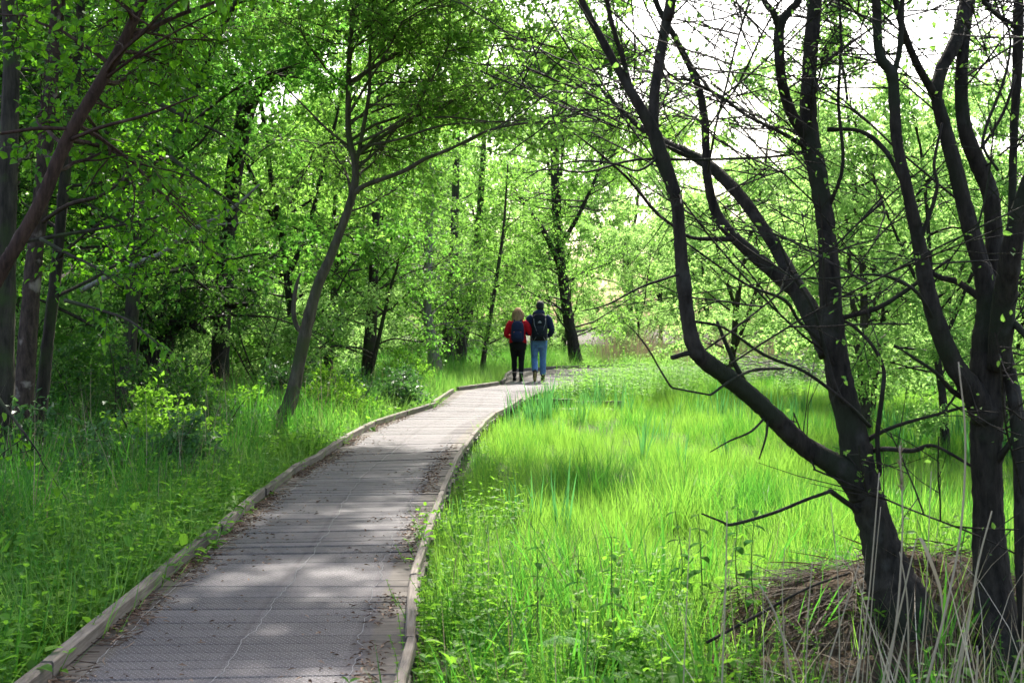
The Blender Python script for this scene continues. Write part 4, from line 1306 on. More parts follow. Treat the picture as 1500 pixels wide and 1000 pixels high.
# ---------------------------------------------------------------- ground plants: clumps scattered as uncountable cover
def clump(name, m, parts):
    g = Geo()
    for f in parts:
        f(g)
    me = g.mesh(name, m if isinstance(m, list) else [m])
    return bpy.data.objects.new(name, me)      # data only, never linked to the scene


def grass_part(rng, n, r, L, W, lean=.35, bend=.5, segs=4, wind=(0, 0)):
    def f(g):
        a, q = rng.uniform(0, 6.283, n), r * np.sqrt(rng.random(n))
        p = np.stack([q * np.cos(a), q * np.sin(a), np.zeros(n) - .02], -1)
        d = np.stack([np.cos(a) * lean * rng.random(n) + rng.normal(0, .1, n), np.sin(a) * lean * rng.random(n) + rng.normal(0, .1, n), np.ones(n)], -1)
        b = d * [1, 1, 0] * bend * 1.6 + rng.normal(0, .18, (n, 3)) * [1, 1, 0] + np.array((*wind, 0))
        b[:, 2] = -np.linalg.norm(b[:, :2], axis=1) * .35
        g.blades(p, d, rng.uniform(*L, n), rng.uniform(*W, n), b, segs, rng)
    return f


def herb_part(rng, n, r, H, leafL, wl=.6, nodes=7, per=2, droop=-.15, hexa=True):
    def f(g):
        for _ in range(n):
            a, q = rng.uniform(0, 6.283), r * math.sqrt(rng.random())
            h = rng.uniform(*H)
            p0 = np.array((q * math.cos(a), q * math.sin(a), -.02))
            sp = wander(rng, p0, (math.cos(a) * .25, math.sin(a) * .25, 1), h, 5, .1, .05)
            g.tube(sp, np.linspace(.0035, .0015, 6), 3, False, rng=rng)
            ph = rng.uniform(0, 6.3)
            Ps, Ds, Ls = [], [], []
            for k in range(nodes):
                t = .12 + .88 * k / (nodes - 1)
                b, _, _ = at(sp, np.ones(6), min(t, .99))
                for s in range(per):
                    an = ph + k * 1.571 + s * 6.283 / per
                    Ps.append(b)
                    Ds.append((math.cos(an), math.sin(an), .25 + droop * rng.random() + (.5 if k == nodes - 1 else 0)))
                    Ls.append(rng.uniform(*leafL) * (1.05 - .55 * t ** 2))
            Ls = np.array(Ls)
            g.leaves(Ps, Ds, Ls, Ls * wl, rng, .12, hexa, .85)
    return f


def rosette_part(rng, n, r, L, wl=.55, H=(.05, .25)):
    def f(g):
        a = rng.uniform(0, 6.283, n)
        q = r * np.sqrt(rng.random(n))
        p = np.stack([q * np.cos(a), q * np.sin(a), rng.uniform(*H, n)], -1)
        d = np.stack([np.cos(a + rng.normal(0, .5, n)), np.sin(a + rng.normal(0, .5, n)), rng.normal(.2, .35, n)], -1)
        l = rng.uniform(*L, n)
        g.leaves(p, d, l, l * wl, rng, .12, True, .8)
    return f


def scatter(name, label, pts, protos, rng, smin=.8, smax=1.2, tilt=.12, idx=None, cat=None, sc=None):
    pts = np.asarray(pts, float)
    n = len(pts)
    me = bpy.data.meshes.new(name)
    me.vertices.add(n)
    me.vertices.foreach_set('co', pts.astype(np.float32).ravel())
    rot = np.column_stack([rng.normal(0, tilt, n), rng.normal(0, tilt, n), rng.uniform(0, 6.283, n)])
    a = me.attributes.new('rot', 'FLOAT_VECTOR', 'POINT')
    a.data.foreach_set('vector', rot.astype(np.float32).ravel())
    a = me.attributes.new('scl', 'FLOAT', 'POINT')
    s = rng.uniform(smin, smax, n)
    if sc is not None:
        s = s * sc
    a.data.foreach_set('value', s.astype(np.float32))
    a = me.attributes.new('pid', 'INT', 'POINT')
    a.data.foreach_set('value', (rng.integers(0, len(protos), n) if idx is None else idx).astype(np.int32))
    me.update()
    o = link(name, me)
    tag(o, label, cat or name.replace('_', ' '), kind='stuff')
    ng = bpy.data.node_groups.new(name, 'GeometryNodeTree')
    ng.interface.new_socket('Geometry', in_out='INPUT', socket_type='NodeSocketGeometry')
    ng.interface.new_socket('Geometry', in_out='OUTPUT', socket_type='NodeSocketGeometry')
    N, L = ng.nodes, ng.links
    gi, go = N.new('NodeGroupInput'), N.new('NodeGroupOutput')
    iop = N.new('GeometryNodeInstanceOnPoints')
    jn = N.new('GeometryNodeJoinGeometry')
    for p in reversed(protos):
        oi = N.new('GeometryNodeObjectInfo')
        oi.inputs['Object'].default_value = p
        oi.inputs['As Instance'].default_value = True
        L.new(oi.outputs['Geometry'], jn.inputs[0])
    L.new(gi.outputs[0], iop.inputs['Points'])
    L.new(jn.outputs[0], iop.inputs['Instance'])
    iop.inputs['Pick Instance'].default_value = True

    def named(nm, ty):
        x = N.new('GeometryNodeInputNamedAttribute')
        x.data_type = ty
        x.inputs[0].default_value = nm
        return x.outputs[0]
    L.new(named('pid', 'INT'), iop.inputs['Instance Index'])
    er = N.new('FunctionNodeEulerToRotation')
    L.new(named('rot', 'FLOAT_VECTOR'), er.inputs[0])
    L.new(er.outputs[0], iop.inputs['Rotation'])
    L.new(named('scl', 'FLOAT'), iop.inputs['Scale'])
    L.new(iop.outputs[0], go.inputs[0])
    md = o.modifiers.new('scatter', 'NODES')
    md.node_group = ng
    return o


rg = np.random.default_rng(17)


def sample(dens, box, ok):
    """random points, dens(x, y) per square metre inside box"""
    x0, x1, y0, y1 = box
    mx = 130
    n = int((x1 - x0) * (y1 - y0) * mx)
    x, y = rg.uniform(x0, x1, n), rg.uniform(y0, y1, n)
    k = ok(x, y) & (rg.random(n) < dens(x, y) / mx)
    x, y = x[k], y[k]
    return np.column_stack([x, y, gz(x, y)])


vis = lambda x, y, m=1.5: np.abs(x) < .40 * y + m
off_r = lambda x, y, m=.10: (x > right_x(y) + m) | (y > 38)
off_l = lambda x, y, m=.12: x < left_x(y) - m
moundf = lambda x, y: np.exp(-(((x - MOUND[0]) / .9) ** 4 + ((y - MOUND[1] + .15) / .95) ** 4))

GR = [clump('grass_clump', M['grass'], [grass_part(rg, 36, .10, (.22, .5), (.0035, .0065), .3, .4, wind=(-.10, 0))]) for _ in range(3)]
GR += [clump('grass_clump', M['grass'], [grass_part(rg, 34, .12, (.18, .42), (.003, .0065), .5, .6, wind=(-.05, .05))]) for _ in range(2)]
GR += [clump('deep_clump', M['grass_deep'], [grass_part(rg, 30, .12, (.25, .52), (.004, .008), .4, .5)]) for _ in range(2)]
IRIS = [clump('iris_clump', M['iris'], [grass_part(rg, 9, .06, (.4, .75), (.018, .03), .14, .1)]) for _ in range(2)]
pts = sample(lambda x, y: np.where(y < 10, 90, np.where(y < 18, 64, np.where(y < 27, 38, 26))) * (.75 + .35 * hash2(x * 1.9, y * 1.3)) * (1 - .86 * moundf(x, y)) * np.clip(.35 + (y - 6.0) / 2.2, .35, 1),
             (-1, 21, 4.2, 43), lambda x, y: vis(x, y) & off_r(x, y, .13) & (x > right_x(np.minimum(y, 34)) + .1))
nz = hash2(pts[:, 0] * 2.3 + 1, pts[:, 1] * 1.6) + .6 * hash2(pts[:, 0] * 5.1, pts[:, 1] * 3.7 + 2)
gid = np.where(rg.random(len(pts)) < np.clip(.16 + .95 * (nz - .1), .05, .88), rg.integers(5, 7, len(pts)), rg.integers(0, 5, len(pts)))
hgt = .80 + .25 * hash2(pts[:, 0] * .9 + 3, pts[:, 1] * .7) + .30 * hash2(pts[:, 0] * 3.3, pts[:, 1] * 2.9) + np.where(pts[:, 1] > 26, .1, 0)
scatter('meadow_grass', 'bright green long grass of the sunny meadow right of the boardwalk', pts, GR, rg, .7, 1.25, .13, cat='grass', sc=hgt, idx=gid)

pts = sample(lambda x, y: 3.2 * np.clip(hash2(x * 1.1 + 5, y * .8) * 3 - .6, 0, 2) + 7 * np.exp(-((x - right_x(y) - .5) ** 2 / .4 + (y - 19.5) ** 2 / 3)), (-.5, 14, 10, 34), lambda x, y: vis(x, y) & off_r(x, y, .15))
scatter('iris_leaves', 'broad blue-green sword-shaped leaves standing among the meadow grass', pts, IRIS, rg, .7, 1.1, .08, cat='iris leaves')

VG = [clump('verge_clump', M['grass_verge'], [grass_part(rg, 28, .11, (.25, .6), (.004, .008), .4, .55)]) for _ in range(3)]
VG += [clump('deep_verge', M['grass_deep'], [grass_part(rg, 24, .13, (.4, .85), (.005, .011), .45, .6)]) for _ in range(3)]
pts = sample(lambda x, y: np.where(y < 11, 24, np.where(y < 16, 32, 40)) * (.7 + .5 * hash2(x * 1.3, y * 1.1 + 4)) * np.where(x > left_x(y) - 2.6, 1, .55),
             (-14, 9, 4.2, 52), lambda x, y: vis(x, y) & (off_l(x, y, .14) | ((y > 37.5) & (x < 9))) & (x > left_x(np.minimum(y, 36)) - 6.5))
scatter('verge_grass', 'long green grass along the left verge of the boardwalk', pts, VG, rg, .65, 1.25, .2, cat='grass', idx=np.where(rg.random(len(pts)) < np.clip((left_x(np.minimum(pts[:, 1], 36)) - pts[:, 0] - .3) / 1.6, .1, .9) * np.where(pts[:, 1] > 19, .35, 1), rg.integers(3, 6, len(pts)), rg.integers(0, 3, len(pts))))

HB = [clump('nettle_clump', M['herb'], [herb_part(rg, 4, .10, (.28, .5), (.06, .095), .6)]) for _ in range(3)]
HB += [clump('broadleaf_clump', M['herb'], [rosette_part(rg, 20, .15, (.05, .10), .62, (.05, .32)), herb_part(rg, 2, .1, (.2, .35), (.05, .08), .7, 5)]) for _ in range(2)]
HB += [clump('bedstraw_clump', M['herb'], [herb_part(rg, 7, .12, (.2, .45), (.018, .03), .28, 12, 6, 0, False)]) for _ in range(2)]
pts = sample(lambda x, y: np.where(y < 11, 95, np.where(y < 16, 55, 12)) * np.clip(1 - (left_x(y) - x - .2) / 4.5, .12, 1) * (.75 + .5 * hash2(x * 2.1 + 1, y * 1.7)),
             (-9, 0, 4.0, 24), lambda x, y: vis(x, y, .8) & off_l(x, y, .13))
scatter('verge_herbs', 'leafy green weeds crowding the left verge next to the kerb', pts, HB, rg, .65, 1.25, .18, cat='weeds')

IV = [clump('ivy_clump', M['ivy'], [rosette_part(rg, 26, .22, (.04, .075), .8, (.03, .22))]) for _ in range(2)]
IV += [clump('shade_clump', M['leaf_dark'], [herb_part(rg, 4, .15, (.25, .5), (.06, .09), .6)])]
pts = sample(lambda x, y: np.where(y < 26, 8, 4) + 0 * x, (-22, -3, 8, 46), lambda x, y: vis(x, y, 1) & (x < left_x(np.minimum(y, 37)) - 2.2))
scatter('forest_undergrowth', 'dim green undergrowth covering the shaded floor of the left wood', pts, IV, rg, .8, 1.6, .15, cat='undergrowth')

# foreground weeds on the right, in the shade of the dark trees
pts = sample(lambda x, y: 46 * np.clip(1.35 - (y - 5.0) / 2.6, 0, 1) * (1 - .8 * moundf(x, y)) * (.8 + .5 * hash2(x * 2.7, y * 2.2)) + 34 * np.exp(-((x - right_x(y) - .3) / .22) ** 2) * (y < 12.5),
             (-.6, 5, 4.0, 13), lambda x, y: vis(x, y, .5) & off_r(x, y, .09))
scatter('meadow_weeds', 'feathery and leafy weeds in the foreground beside the right kerb', pts, HB[:3] + HB[5:] * 3 + HB[3:4], rg, .55, 1.1, .2, cat='weeds')
STRAP = [clump('strap_clump', M['grass_deep'], [grass_part(rg, 9, .09, (.3, .6), (.010, .017), .35, .45)]) for _ in range(2)] + [clump('old_stalks', M['dry'], [grass_part(rg, 5, .15, (.3, .75), (.003, .006), .3, .3)])]
pts = sample(lambda x, y: 13 * (.8 + .5 * hash2(x * 3.3, y * 3)) * (1 - .7 * moundf(x, y)), (-.6, 5, 4.0, 8.8), lambda x, y: vis(x, y, .5) & off_r(x, y, .1))
scatter('strap_grass', 'broad dark grass blades and old stalks among the foreground weeds on the right', pts, STRAP, rg, .7, 1.2, .2, cat='grass')
FR = [clump('reed_stalks', M['reed'], [grass_part(rg, 4, .16, (.45, 1.05), (.004, .008), .3, .22, 4)]) for _ in range(3)]
pts = sample(lambda x, y: 9 + 0 * x, (.75, 3.2, 4.4, 6.1), lambda x, y: vis(x, y, .3) & (x > .75 + (6.1 - y) * .1))
scatter('dry_reed_stalks', 'thin pale dry stalks in the bottom right corner before the straw mound', pts, FR, rg, .6, 1.1, .16, cat='dry stalks')
pts = sample(lambda x, y: 5 + 0 * x, (-1, 20, 24, 42), lambda x, y: vis(x, y, 1) & off_r(x, y, .3) & (hash2(x, y) > -.1))
HBL = [clump('tall_weed', M['leaf_light'], [herb_part(rg, 4, .15, (.4, .8), (.05, .08), .6, 8)]) for _ in range(2)]
q = sample(lambda x, y: 26 + 0 * x, (.4, 7, 24, 31.5), lambda x, y: (x > right_x(y) + np.where(y < 28.5, .55, .12)) & (x < right_x(y) + 2.9) & (hash2(x * 2, y * 2) > -.55))
pts = np.vstack([pts, q])
scatter('meadow_edge_weeds', 'tall pale weeds mixed into the far part of the meadow', pts, HBL, rg, .7, 1.2, .15, cat='weeds')

# bleached dead reeds at the back of the meadow and dry stalks in the left shade
DR = [clump('reed_clump', M['dry'], [grass_part(rg, 22, .22, (.9, 1.7), (.008, .014), .16, .1, 3)]) for _ in range(2)]
pts = sample(lambda x, y: 3.4 + 0 * x, (2.6, 10.5, 37, 42.5), lambda x, y: (x < 3.2 + (y - 34) * 1.2) & (hash2(x * 2, y * 2) > -.4))
scatter('dead_reeds', 'bleached pinkish dead reeds at the back of the meadow', pts, DR, rg, .7, 1.1, .06, cat='reeds')
DS = [clump('stalk_clump', M['dry'], [grass_part(rg, 6, .2, (.6, 1.3), (.005, .008), .25, .25, 4)]) for _ in range(2)]
pts = sample(lambda x, y: 4.5 + 0 * x, (-9, -1.5, 9, 32), lambda x, y: vis(x, y) & off_l(x, y, .7) & (x > left_x(y) - 3.6))
scatter('dry_stalks', 'thin dry straw-coloured stalks standing in the shade on the left', pts, DS, rg, .7, 1.1, .1, cat='dry stalks')

# ---------------------------------------------------------------- straw tussock under the dark trees
ru = np.random.default_rng(41)
tus = thing('tussock', 'big mound of dead brown straw round the foot of the dark leaning tree', 'tussock', (MOUND[0], MOUND[1], float(gz(*MOUND)) - .3))
g = Geo()


def mound_z(x, y):
    return float(gz(x + MOUND[0], y + MOUND[1])) + .02


n = 24
rr_ = np.linspace(0, 1.15, n)
th = np.arange(40) / 40 * 6.2832
v = []
for r in rr_:
    for a in th:
        x, y = r * math.cos(a), r * math.sin(a)
        z = mound_z(x, y) + .16 * max(0, 1 - (r / 1.1) ** 2) + .03 * math.sin(a * 7 + r * 20) + .035 * math.sin(a * 3 + 1 + r * 9) - (.12 if r > 1.05 else 0)
        v.append((x, y, z - tus.location[2]))
q = [(i * 40 + j, i * 40 + (j + 1) % 40, (i + 1) * 40 + (j + 1) % 40, (i + 1) * 40 + j) for i in range(n - 1) for j in range(40)]
g.add(v, q)
g.build('mound', plain_mat('dead_thatch', (.055, .038, .022), .95, .5, 60, .1, .8), tus, smooth=True)
g = Geo()
n = 3000
a = ru.uniform(0, 6.2832, n)
r = .95 * np.sqrt(ru.random(n))
x, y = r * np.cos(a), r * np.sin(a)
z = gz(x + MOUND[0], y + MOUND[1]) + .02 + .16 * np.clip(1 - (r / 1.1) ** 2, 0, 1) - tus.location[2] + ru.uniform(0, .03, n)
sw = a + ru.normal(0, 1.15, n) - .3
slope = .25 + .65 * np.clip(r / .6, 0, 1)
d = np.column_stack([np.cos(sw), np.sin(sw), np.where(ru.random(n) < .12, .5, .22) - slope * .85 + ru.normal(0, .2, n)])
b = np.column_stack([np.cos(sw) * .1, np.sin(sw) * .1, -.45 + ru.normal(0, .1, n)])
g.blades(np.column_stack([x, y, z]), d, ru.uniform(.2, .7, n) * ru.uniform(.6, 1, n), ru.uniform(.003, .010, n), b, 4, ru)
n = 900
a = ru.uniform(0, 6.2832, n)
r = .95 * np.sqrt(ru.random(n))
x, y = r * np.cos(a), r * np.sin(a)
z = gz(x + MOUND[0], y + MOUND[1]) + .05 + .16 * np.clip(1 - (r / 1.1) ** 2, 0, 1) - tus.location[2]
az = ru.uniform(0, 6.2832, n)
d = np.column_stack([np.cos(az), np.sin(az), ru.normal(0, .28, n)])
g.blades(np.column_stack([x, y, z + ru.uniform(0, .05, n)]), d, ru.uniform(.1, .4, n), ru.uniform(.004, .012, n), np.column_stack([ru.normal(0, .2, (n, 2)), -.2 + ru.normal(0, .15, n)]), 3, ru)
n = 240
a = ru.normal(2.75, .4, n)
x, y = .55 * np.cos(a) * ru.random(n), .4 * np.sin(a) * ru.random(n)
z = gz(x + MOUND[0], y + MOUND[1]) + .14 - tus.location[2]
d = np.column_stack([np.cos(a), np.sin(a) * .3, .1 + ru.normal(0, .15, n)])
g.blades(np.column_stack([x, y, z]), d, ru.uniform(.3, .6, n), ru.uniform(.003, .006, n), np.column_stack([np.cos(a) * .1, 0 * a, -.15 + ru.normal(0, .08, n)]), 3, ru)
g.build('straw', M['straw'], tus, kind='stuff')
# broken twigs fallen on its left flank
for rows, lb in (([(1035, 940, 5.9, 5), (1100, 905, 6, 5), (1180, 862, 6.1, 4), (1245, 838, 6.2, 3)], 'long bare stick lying on the left flank of the straw mound'),):
    t = thing('stick', lb, 'stick', P(*rows[0][:3]))
    stem_part('shaft', t, rows, M['bark_dark'], 5, .1)

# a grey heap of cut brush at the far side of the meadow
bh = thing('brush_heap', 'greyish heap of cut brushwood at the far side of the meadow behind the trees', 'brush heap', (*P(1130, 560, 31)[:2], -.2))
g = Geo()
for i in range(420):
    a = ru.uniform(0, 6.28)
    r_ = ru.random() ** .5
    c = np.array((r_ * 1.9 * math.cos(a), r_ * .8 * math.sin(a), ru.uniform(0, .75) * (1 - r_ ** 2) + .05))
    b = ru.uniform(0, 6.28)
    d = np.array((math.cos(b), math.sin(b) * .6, ru.normal(0, .25))) * ru.uniform(.3, .8)
    g.tube([c - d, c + ru.normal(0, .05, 3), c + d], ru.uniform(.006, .016), 3, False)
g.build('twigs', M['bark_pale'], bh, kind='stuff')

# ---------------------------------------------------------------- single plants in the foreground
def fern(name, label, loc, n, L, seed, tilt=None):
    rf = np.random.default_rng(seed)
    t = thing(name, label, 'fern', loc)
    for i in range(n):
        a = i * 2.4 + rf.normal(0, .3)
        h = np.array((math.cos(a), math.sin(a), 0))
        l = L * rf.uniform(.75, 1.1)
        sp = spline([np.zeros(3), h * l * .16 + (0, 0, l * .38), h * l * .42 + (0, 0, l * .62), h * l * .78 + (0, 0, l * .6)], 6)
        g = Geo()
        g.tube(sp, np.linspace(.004, .001, len(sp)), 4, False)
        Ps, Ds, Ls = [], [], []
        for k in range(20):
            f = .2 + .8 * k / 20
            b, _, td = at(sp, np.ones(len(sp)), f)
            sd = nrm(np.cross(td, (0, 0, 1)))
            pl = l * .24 * math.sin(math.pi * min(1, .16 + (1 - (f - .2) / .8) * .62)) * (1.08 - .55 * (f - .2) / .8)
            for sgn in (1, -1):
                pd = nrm(sd * sgn + td * .35 + (0, 0, -.12))
                m = 7
                for j in range(m):
                    u = (j + .4) / m
                    q = b + pd * pl * u + (0, 0, -.06 * pl * u * u)
                    up_ = nrm(np.cross(pd, (0, 0, 1)))
                    for s2 in (1, -1):
                        Ps.append(q)
                        Ds.append(nrm(up_ * s2 + pd * .45))
                        Ls.append(pl * .22 * (1.1 - .8 * u) + .004)
                Ps.append(b + pd * pl * .9); Ds.append(pd); Ls.append(pl * .16)
        Ls = np.array(Ls)
        g.leaves(Ps, Ds, Ls, Ls * .55, rf, .05, False, .95)
        g.build('frond', M['fern'], t)
    return t


def gp(px, py, d, dz=0):
    q = P(px, py, d)
    return (q[0], q[1], float(gz(q[0], q[1])) + dz)


fern('fern', 'bright fern with arching fronds close to the left kerb at the bottom left corner', gp(62, 905, 6.7), 7, .44, 1)
fern('fern', 'fern half hidden in weeds at the left edge above the corner fern', gp(10, 880, 7.4), 7, .46, 2)
fern('fern', 'small dark fern growing straight up in the foreground weeds below the meadow', gp(882, 960, 6.0), 6, .42, 3)
fern('fern', 'fern spreading low in the shade at the bottom, right of the dark small fern', gp(960, 985, 5.75), 6, .34, 4)
fern('fern', 'fern on the left verge leaning out beside the second kerb board', gp(165, 830, 8.0), 6, .42, 5)


def nettle(label, px, pt, pb, d, seed, grp=None):
    rf = np.random.default_rng(seed)
    top, bot = P(px + rf.normal(0, 6), pt, d), np.array(gp(px, pb, d))
    t = thing('nettle', label, 'nettle', bot, group=grp)
    sp = spline([(0, 0, 0), (top - bot) * .5 + (rf.normal(0, .02), 0, 0), top - bot], 5)
    H = sp[-1][2]
    g = Geo()
    g.tube(sp, np.linspace(.0045, .002, len(sp)), 5, True)
    g.build('stem', M['stem'], t)
    ph = rf.uniform(0, 1.57)
    for k in range(7):
        f = .3 + .69 * k / 6
        b, _, _ = at(sp, np.ones(len(sp)), f)
        for s_ in (0, 1):
            an = ph + k * 1.571 + s_ * math.pi + rf.normal(0, .25)
            g = Geo()
            l = .10 * rf.uniform(.75, 1.15) * (1.1 - .75 * (f - .35))
            g.leaves([b], [(math.cos(an), math.sin(an), -.1 - .3 * rf.random())], [l], [l * .62], rf, .1, True, .97)
            g.build('leaf', M['nettle_leaf'], t)
    return t


for i, (px, pt, pb, d, lb) in enumerate((
        (902, 785, 1010, 6.3, 'tall nettle in the centre foreground, nearest to the upright fern'),
        (1085, 738, 960, 7.0, 'nettle standing below the broken hanging branch, left one of a pair'),
        (1112, 745, 965, 6.6, 'nettle with dark leaves just left of the straw mound, right one of a pair'),
        (985, 748, 930, 7.2, 'nettle midway between the upright fern and the straw mound'),
        (790, 800, 980, 6.4, 'nettle nearest the right kerb among the foreground weeds'),
        (1030, 752, 950, 7.0, 'nettle just under the tip of the broken hanging branch'),
        (845, 812, 990, 6.5, 'short nettle between the kerb weeds and the tall centre nettle'))):
    nettle(lb, px, pt, pb, d, 60 + i)

# dead reed stems in front of the right-hand trees
reeds = [
    [(1254, 1010), (1272, 880), (1288, 692)], [(1270, 990), (1279, 860), (1290, 742)], [(1297, 1010), (1314, 900), (1322, 770), (1318, 652)],
    [(1355, 1010), (1388, 880), (1408, 770), (1414, 640), (1404, 530)], [(1345, 1000), (1356, 880), (1364, 690)], [(1331, 1005), (1329, 880), (1318, 808)],
    [(1230, 1010), (1228, 860), (1217, 735)], [(1164, 1010), (1140, 910), (1112, 855)], [(1204, 1000), (1235, 900), (1258, 826)],
    [(1180, 1000), (1184, 900), (1190, 822)], [(1478, 1010), (1492, 960), (1508, 930)], [(1420, 900), (1434, 820), (1453, 748)],
    [(1001, 1005), (1006, 880), (1011, 772)], [(1058, 990), (1063, 850), (1065, 748)], [(1150, 960), (1146, 860), (1150, 800)],
    [(1290, 1010), (1312, 920), (1329, 846), (1342, 790)], [(1308, 1010), (1318, 960), (1324, 930)], [(1262, 1010), (1265, 975), (1268, 952)],
    [(1395, 1005), (1408, 950), (1412, 925)], [(1430, 1005), (1432, 960), (1431, 945)], [(1369, 1008), (1376, 985), (1382, 968)]]
rlab = ['tall pale reed leaning right against the dark leaning trunk', 'thin pale reed standing tight beside the tall one at the trunk', 'tall reed crossing the foot of the dark trunk, topped with a wispy plume',
        'tallest pale reed, curving up in front of the trees to their fork', 'thin straight reed left of the tallest reed', 'short reed kinked to the left under the bent blade',
        'slender reed left of the trunk rising above the straw mound', 'thick short reed leaning left over the straw mound', 'thin reed leaning right across the straw mound',
        'thin upright reed in front of the middle of the straw mound', 'thick broken reed at the bottom right corner', 'fine reed leaning right across the upright tree trunk',
        'upright reed among the nettles left of the straw mound', 'fine reed between the pair of nettles and the fern', 'short thin reed at the left foot of the straw mound',
        'reed with a long pale blade folded over at its top', 'stubby reed stump under the folded blade', 'pale broken reed stub at the bottom of the straw mound',
        'short leaning reed in the shade below the upright tree', 'very short reed stub below the upright tree', 'short reed stub between the folded reed and the upright tree']
for i, (rows, lb) in enumerate(zip(reeds, rlab)):
    d = 4.9 + .5 * ((i * 37) % 10) / 10
    pts_ = [P(x, y, d) for x, y in rows]
    g0 = pts_[0].copy()
    dirn = nrm(pts_[0] - pts_[1])
    k = max(0, (g0[2] + .2)) / max(.3, -dirn[2])
    pts_ = [g0 + dirn * k] + pts_
    t = thing('reed', lb, 'reed', pts_[0], group='dead reeds in the right foreground')
    g = Geo()
    sp = spline(pts_, 5) - pts_[0]
    w = (.0042, .003, .0055, .006, .0034, .0045, .0028, .005)[i % 8]
    if i in (7, 10):
        w = .0065
    g.tube(sp, np.linspace(w, w * .45, len(sp)), 6, True)
    g.build('stem', M['reed'], t, smooth=True)
    if i == 2:
        g = Geo()
        m = 60
        q = sp[-1] - (sp[-1] - sp[-4]) * ru.random(m)[:, None]
        g.leaves(q, np.column_stack([ru.normal(0, .3, (m, 2)), np.ones(m)]), ru.uniform(.02, .05, m), .004, ru)
        g.build('plume', M['dry'], t, kind='stuff')
    if i == 15:
        g = Geo()
        bl = spline([P(1342, 790, d), P(1349, 789, d - .02), P(1362, 818, d - .05), P(1377, 862, d - .05), P(1381, 902, d - .03)], 5) - pts_[0]
        m = len(bl)
        wv = np.interp(np.linspace(0, 1, m), [0, .3, .7, 1], [.006, .016, .014, .001])
        sd = np.array((.75, -.65, .2))
        v = np.vstack([bl + sd * wv[:, None] * .5, bl - sd * wv[:, None] * .5])
        g.add(v, [(j, j + 1, m + j + 1, m + j) for j in range(m - 1)])
        g.build('leaf_blade', M['reed'], t, smooth=True)

# a leafy weed that leans over the right kerb
g = Geo()
for (px, py, d) in ((628, 800, 9.0), (640, 780, 9.2), (612, 830, 8.6), (606, 862, 8.0), (690, 640, 15.0), (700, 632, 15.4)):
    herb_part(np.random.default_rng(px), 3, .06, (.3, .5), (.05, .09), .55)
    h = Geo()
    herb_part(np.random.default_rng(px), 4, .10, (.28, .5), (.05, .085), .55)(h)
    q = np.array(gp(px, py, d))
    q[0] = max(q[0], float(right_x(q[1])) + .12)
    for v in h.v:
        v += q
    for a in h.q:
        g.q.append(a + g.n)
    for a in h.t:
        g.t.append(a + g.n)
    g.v += h.v
    g.qa += h.qa
    g.ta += h.ta
    g.n += h.n
o = g.build('kerb_weeds', M['herb'])
tag(o, 'leafy weeds leaning over the right kerb onto the planks', 'weeds', kind='stuff')

# ---------------------------------------------------------------- near leaf sprays on the left: every leaf its own piece
rs = np.random.default_rng(77)
lm = []
for i in range(4):
    g = Geo()
    g.leaves([(0, 0, 0)], [(1, 0, 0)], [1.0], [.78], np.random.default_rng(i), .14, True, .99)
    me = g.mesh('birch_leaf', M['leaf_birch'])
    me.attributes['rnd'].data.foreach_set('value', np.full(len(me.polygons), .2 + .25 * i, np.float32))
    lm.append(me)


def spray(label, rows, n_tw, n_lf, size, seed, grp='leafy birch sprays hanging in the left wood'):
    rr = np.random.default_rng(seed)
    p, r = traced(rows, 5)
    t = thing('leafy_branch', label, 'branch', p[0], group=grp)
    o0 = p[0]
    g = Geo()
    g.tube(p - o0, r, 6, True, .05)
    g.build('limb', M['bark_wood'], t, smooth=True)
    for i in range(n_tw):
        b, br, td = at(p, r, .15 + .85 * (i + rr.random()) / n_tw)
        dd = nrm(td * .5 + rr.standard_normal(3) * (.8, .6, .5) + (0, 0, -.25))
        tp = wander(rr, b, dd, rr.uniform(.22, .5), 4, .15, -.10)
        g = Geo()
        g.tube(tp - o0, np.linspace(.0035, .0015, 5), 4, False)
        tw = g.build('twig', M['bark_wood'], t)
        for j in range(n_lf):
            q, _, tdir = at(tp, np.ones(5), min(.12 + .9 * j / n_lf, .99))
            lf = link('leaf', lm[rr.integers(0, 4)], tw)
            lf.location = q - o0
            ld = nrm(tdir * .4 + rr.standard_normal(3) * (.8, .6, .4) + (0, 0, -.55))
            s_ = size * rr.uniform(.65, 1.15)
            lf.scale = (s_, s_, s_)
            e = Vector(ld).to_track_quat('X', 'Z').to_euler()
            lf.rotation_euler = (e.x + rr.normal(0, .6), e.y, e.z)


spray('branch of round bright leaves in front of the twisted oak, lowest spray on the left', [(96, 440, 9.6, 7), (140, 452, 9.4, 5), (190, 470, 9.2, 4), (232, 505, 9.0, 2)], 10, 7, .066, 1)
spray('branch of round bright leaves over the flaking birch, beside its pale bark', [(60, 350, 9.5, 7), (100, 372, 9.3, 5), (140, 392, 9.2, 4), (176, 420, 9.1, 2)], 9, 6, .066, 2)
spray('bright sunlit leaf spray hanging below the dark limb, highest of the sprays', [(230, 150, 11, 8), (280, 176, 10.8, 6), (330, 200, 10.6, 4), (372, 236, 10.4, 2)], 11, 7, .068, 3)
spray('bright leaf spray hanging above the pale dead branch', [(250, 230, 11, 7), (290, 262, 10.8, 5), (330, 290, 10.7, 4), (356, 312, 10.6, 2)], 8, 6, .066, 4)
spray('leaf spray low at the left edge beside the birch foot', [(-20, 560, 8.4, 7), (10, 600, 8.3, 5), (40, 640, 8.2, 3), (60, 668, 8.2, 2)], 6, 6, .062, 5)

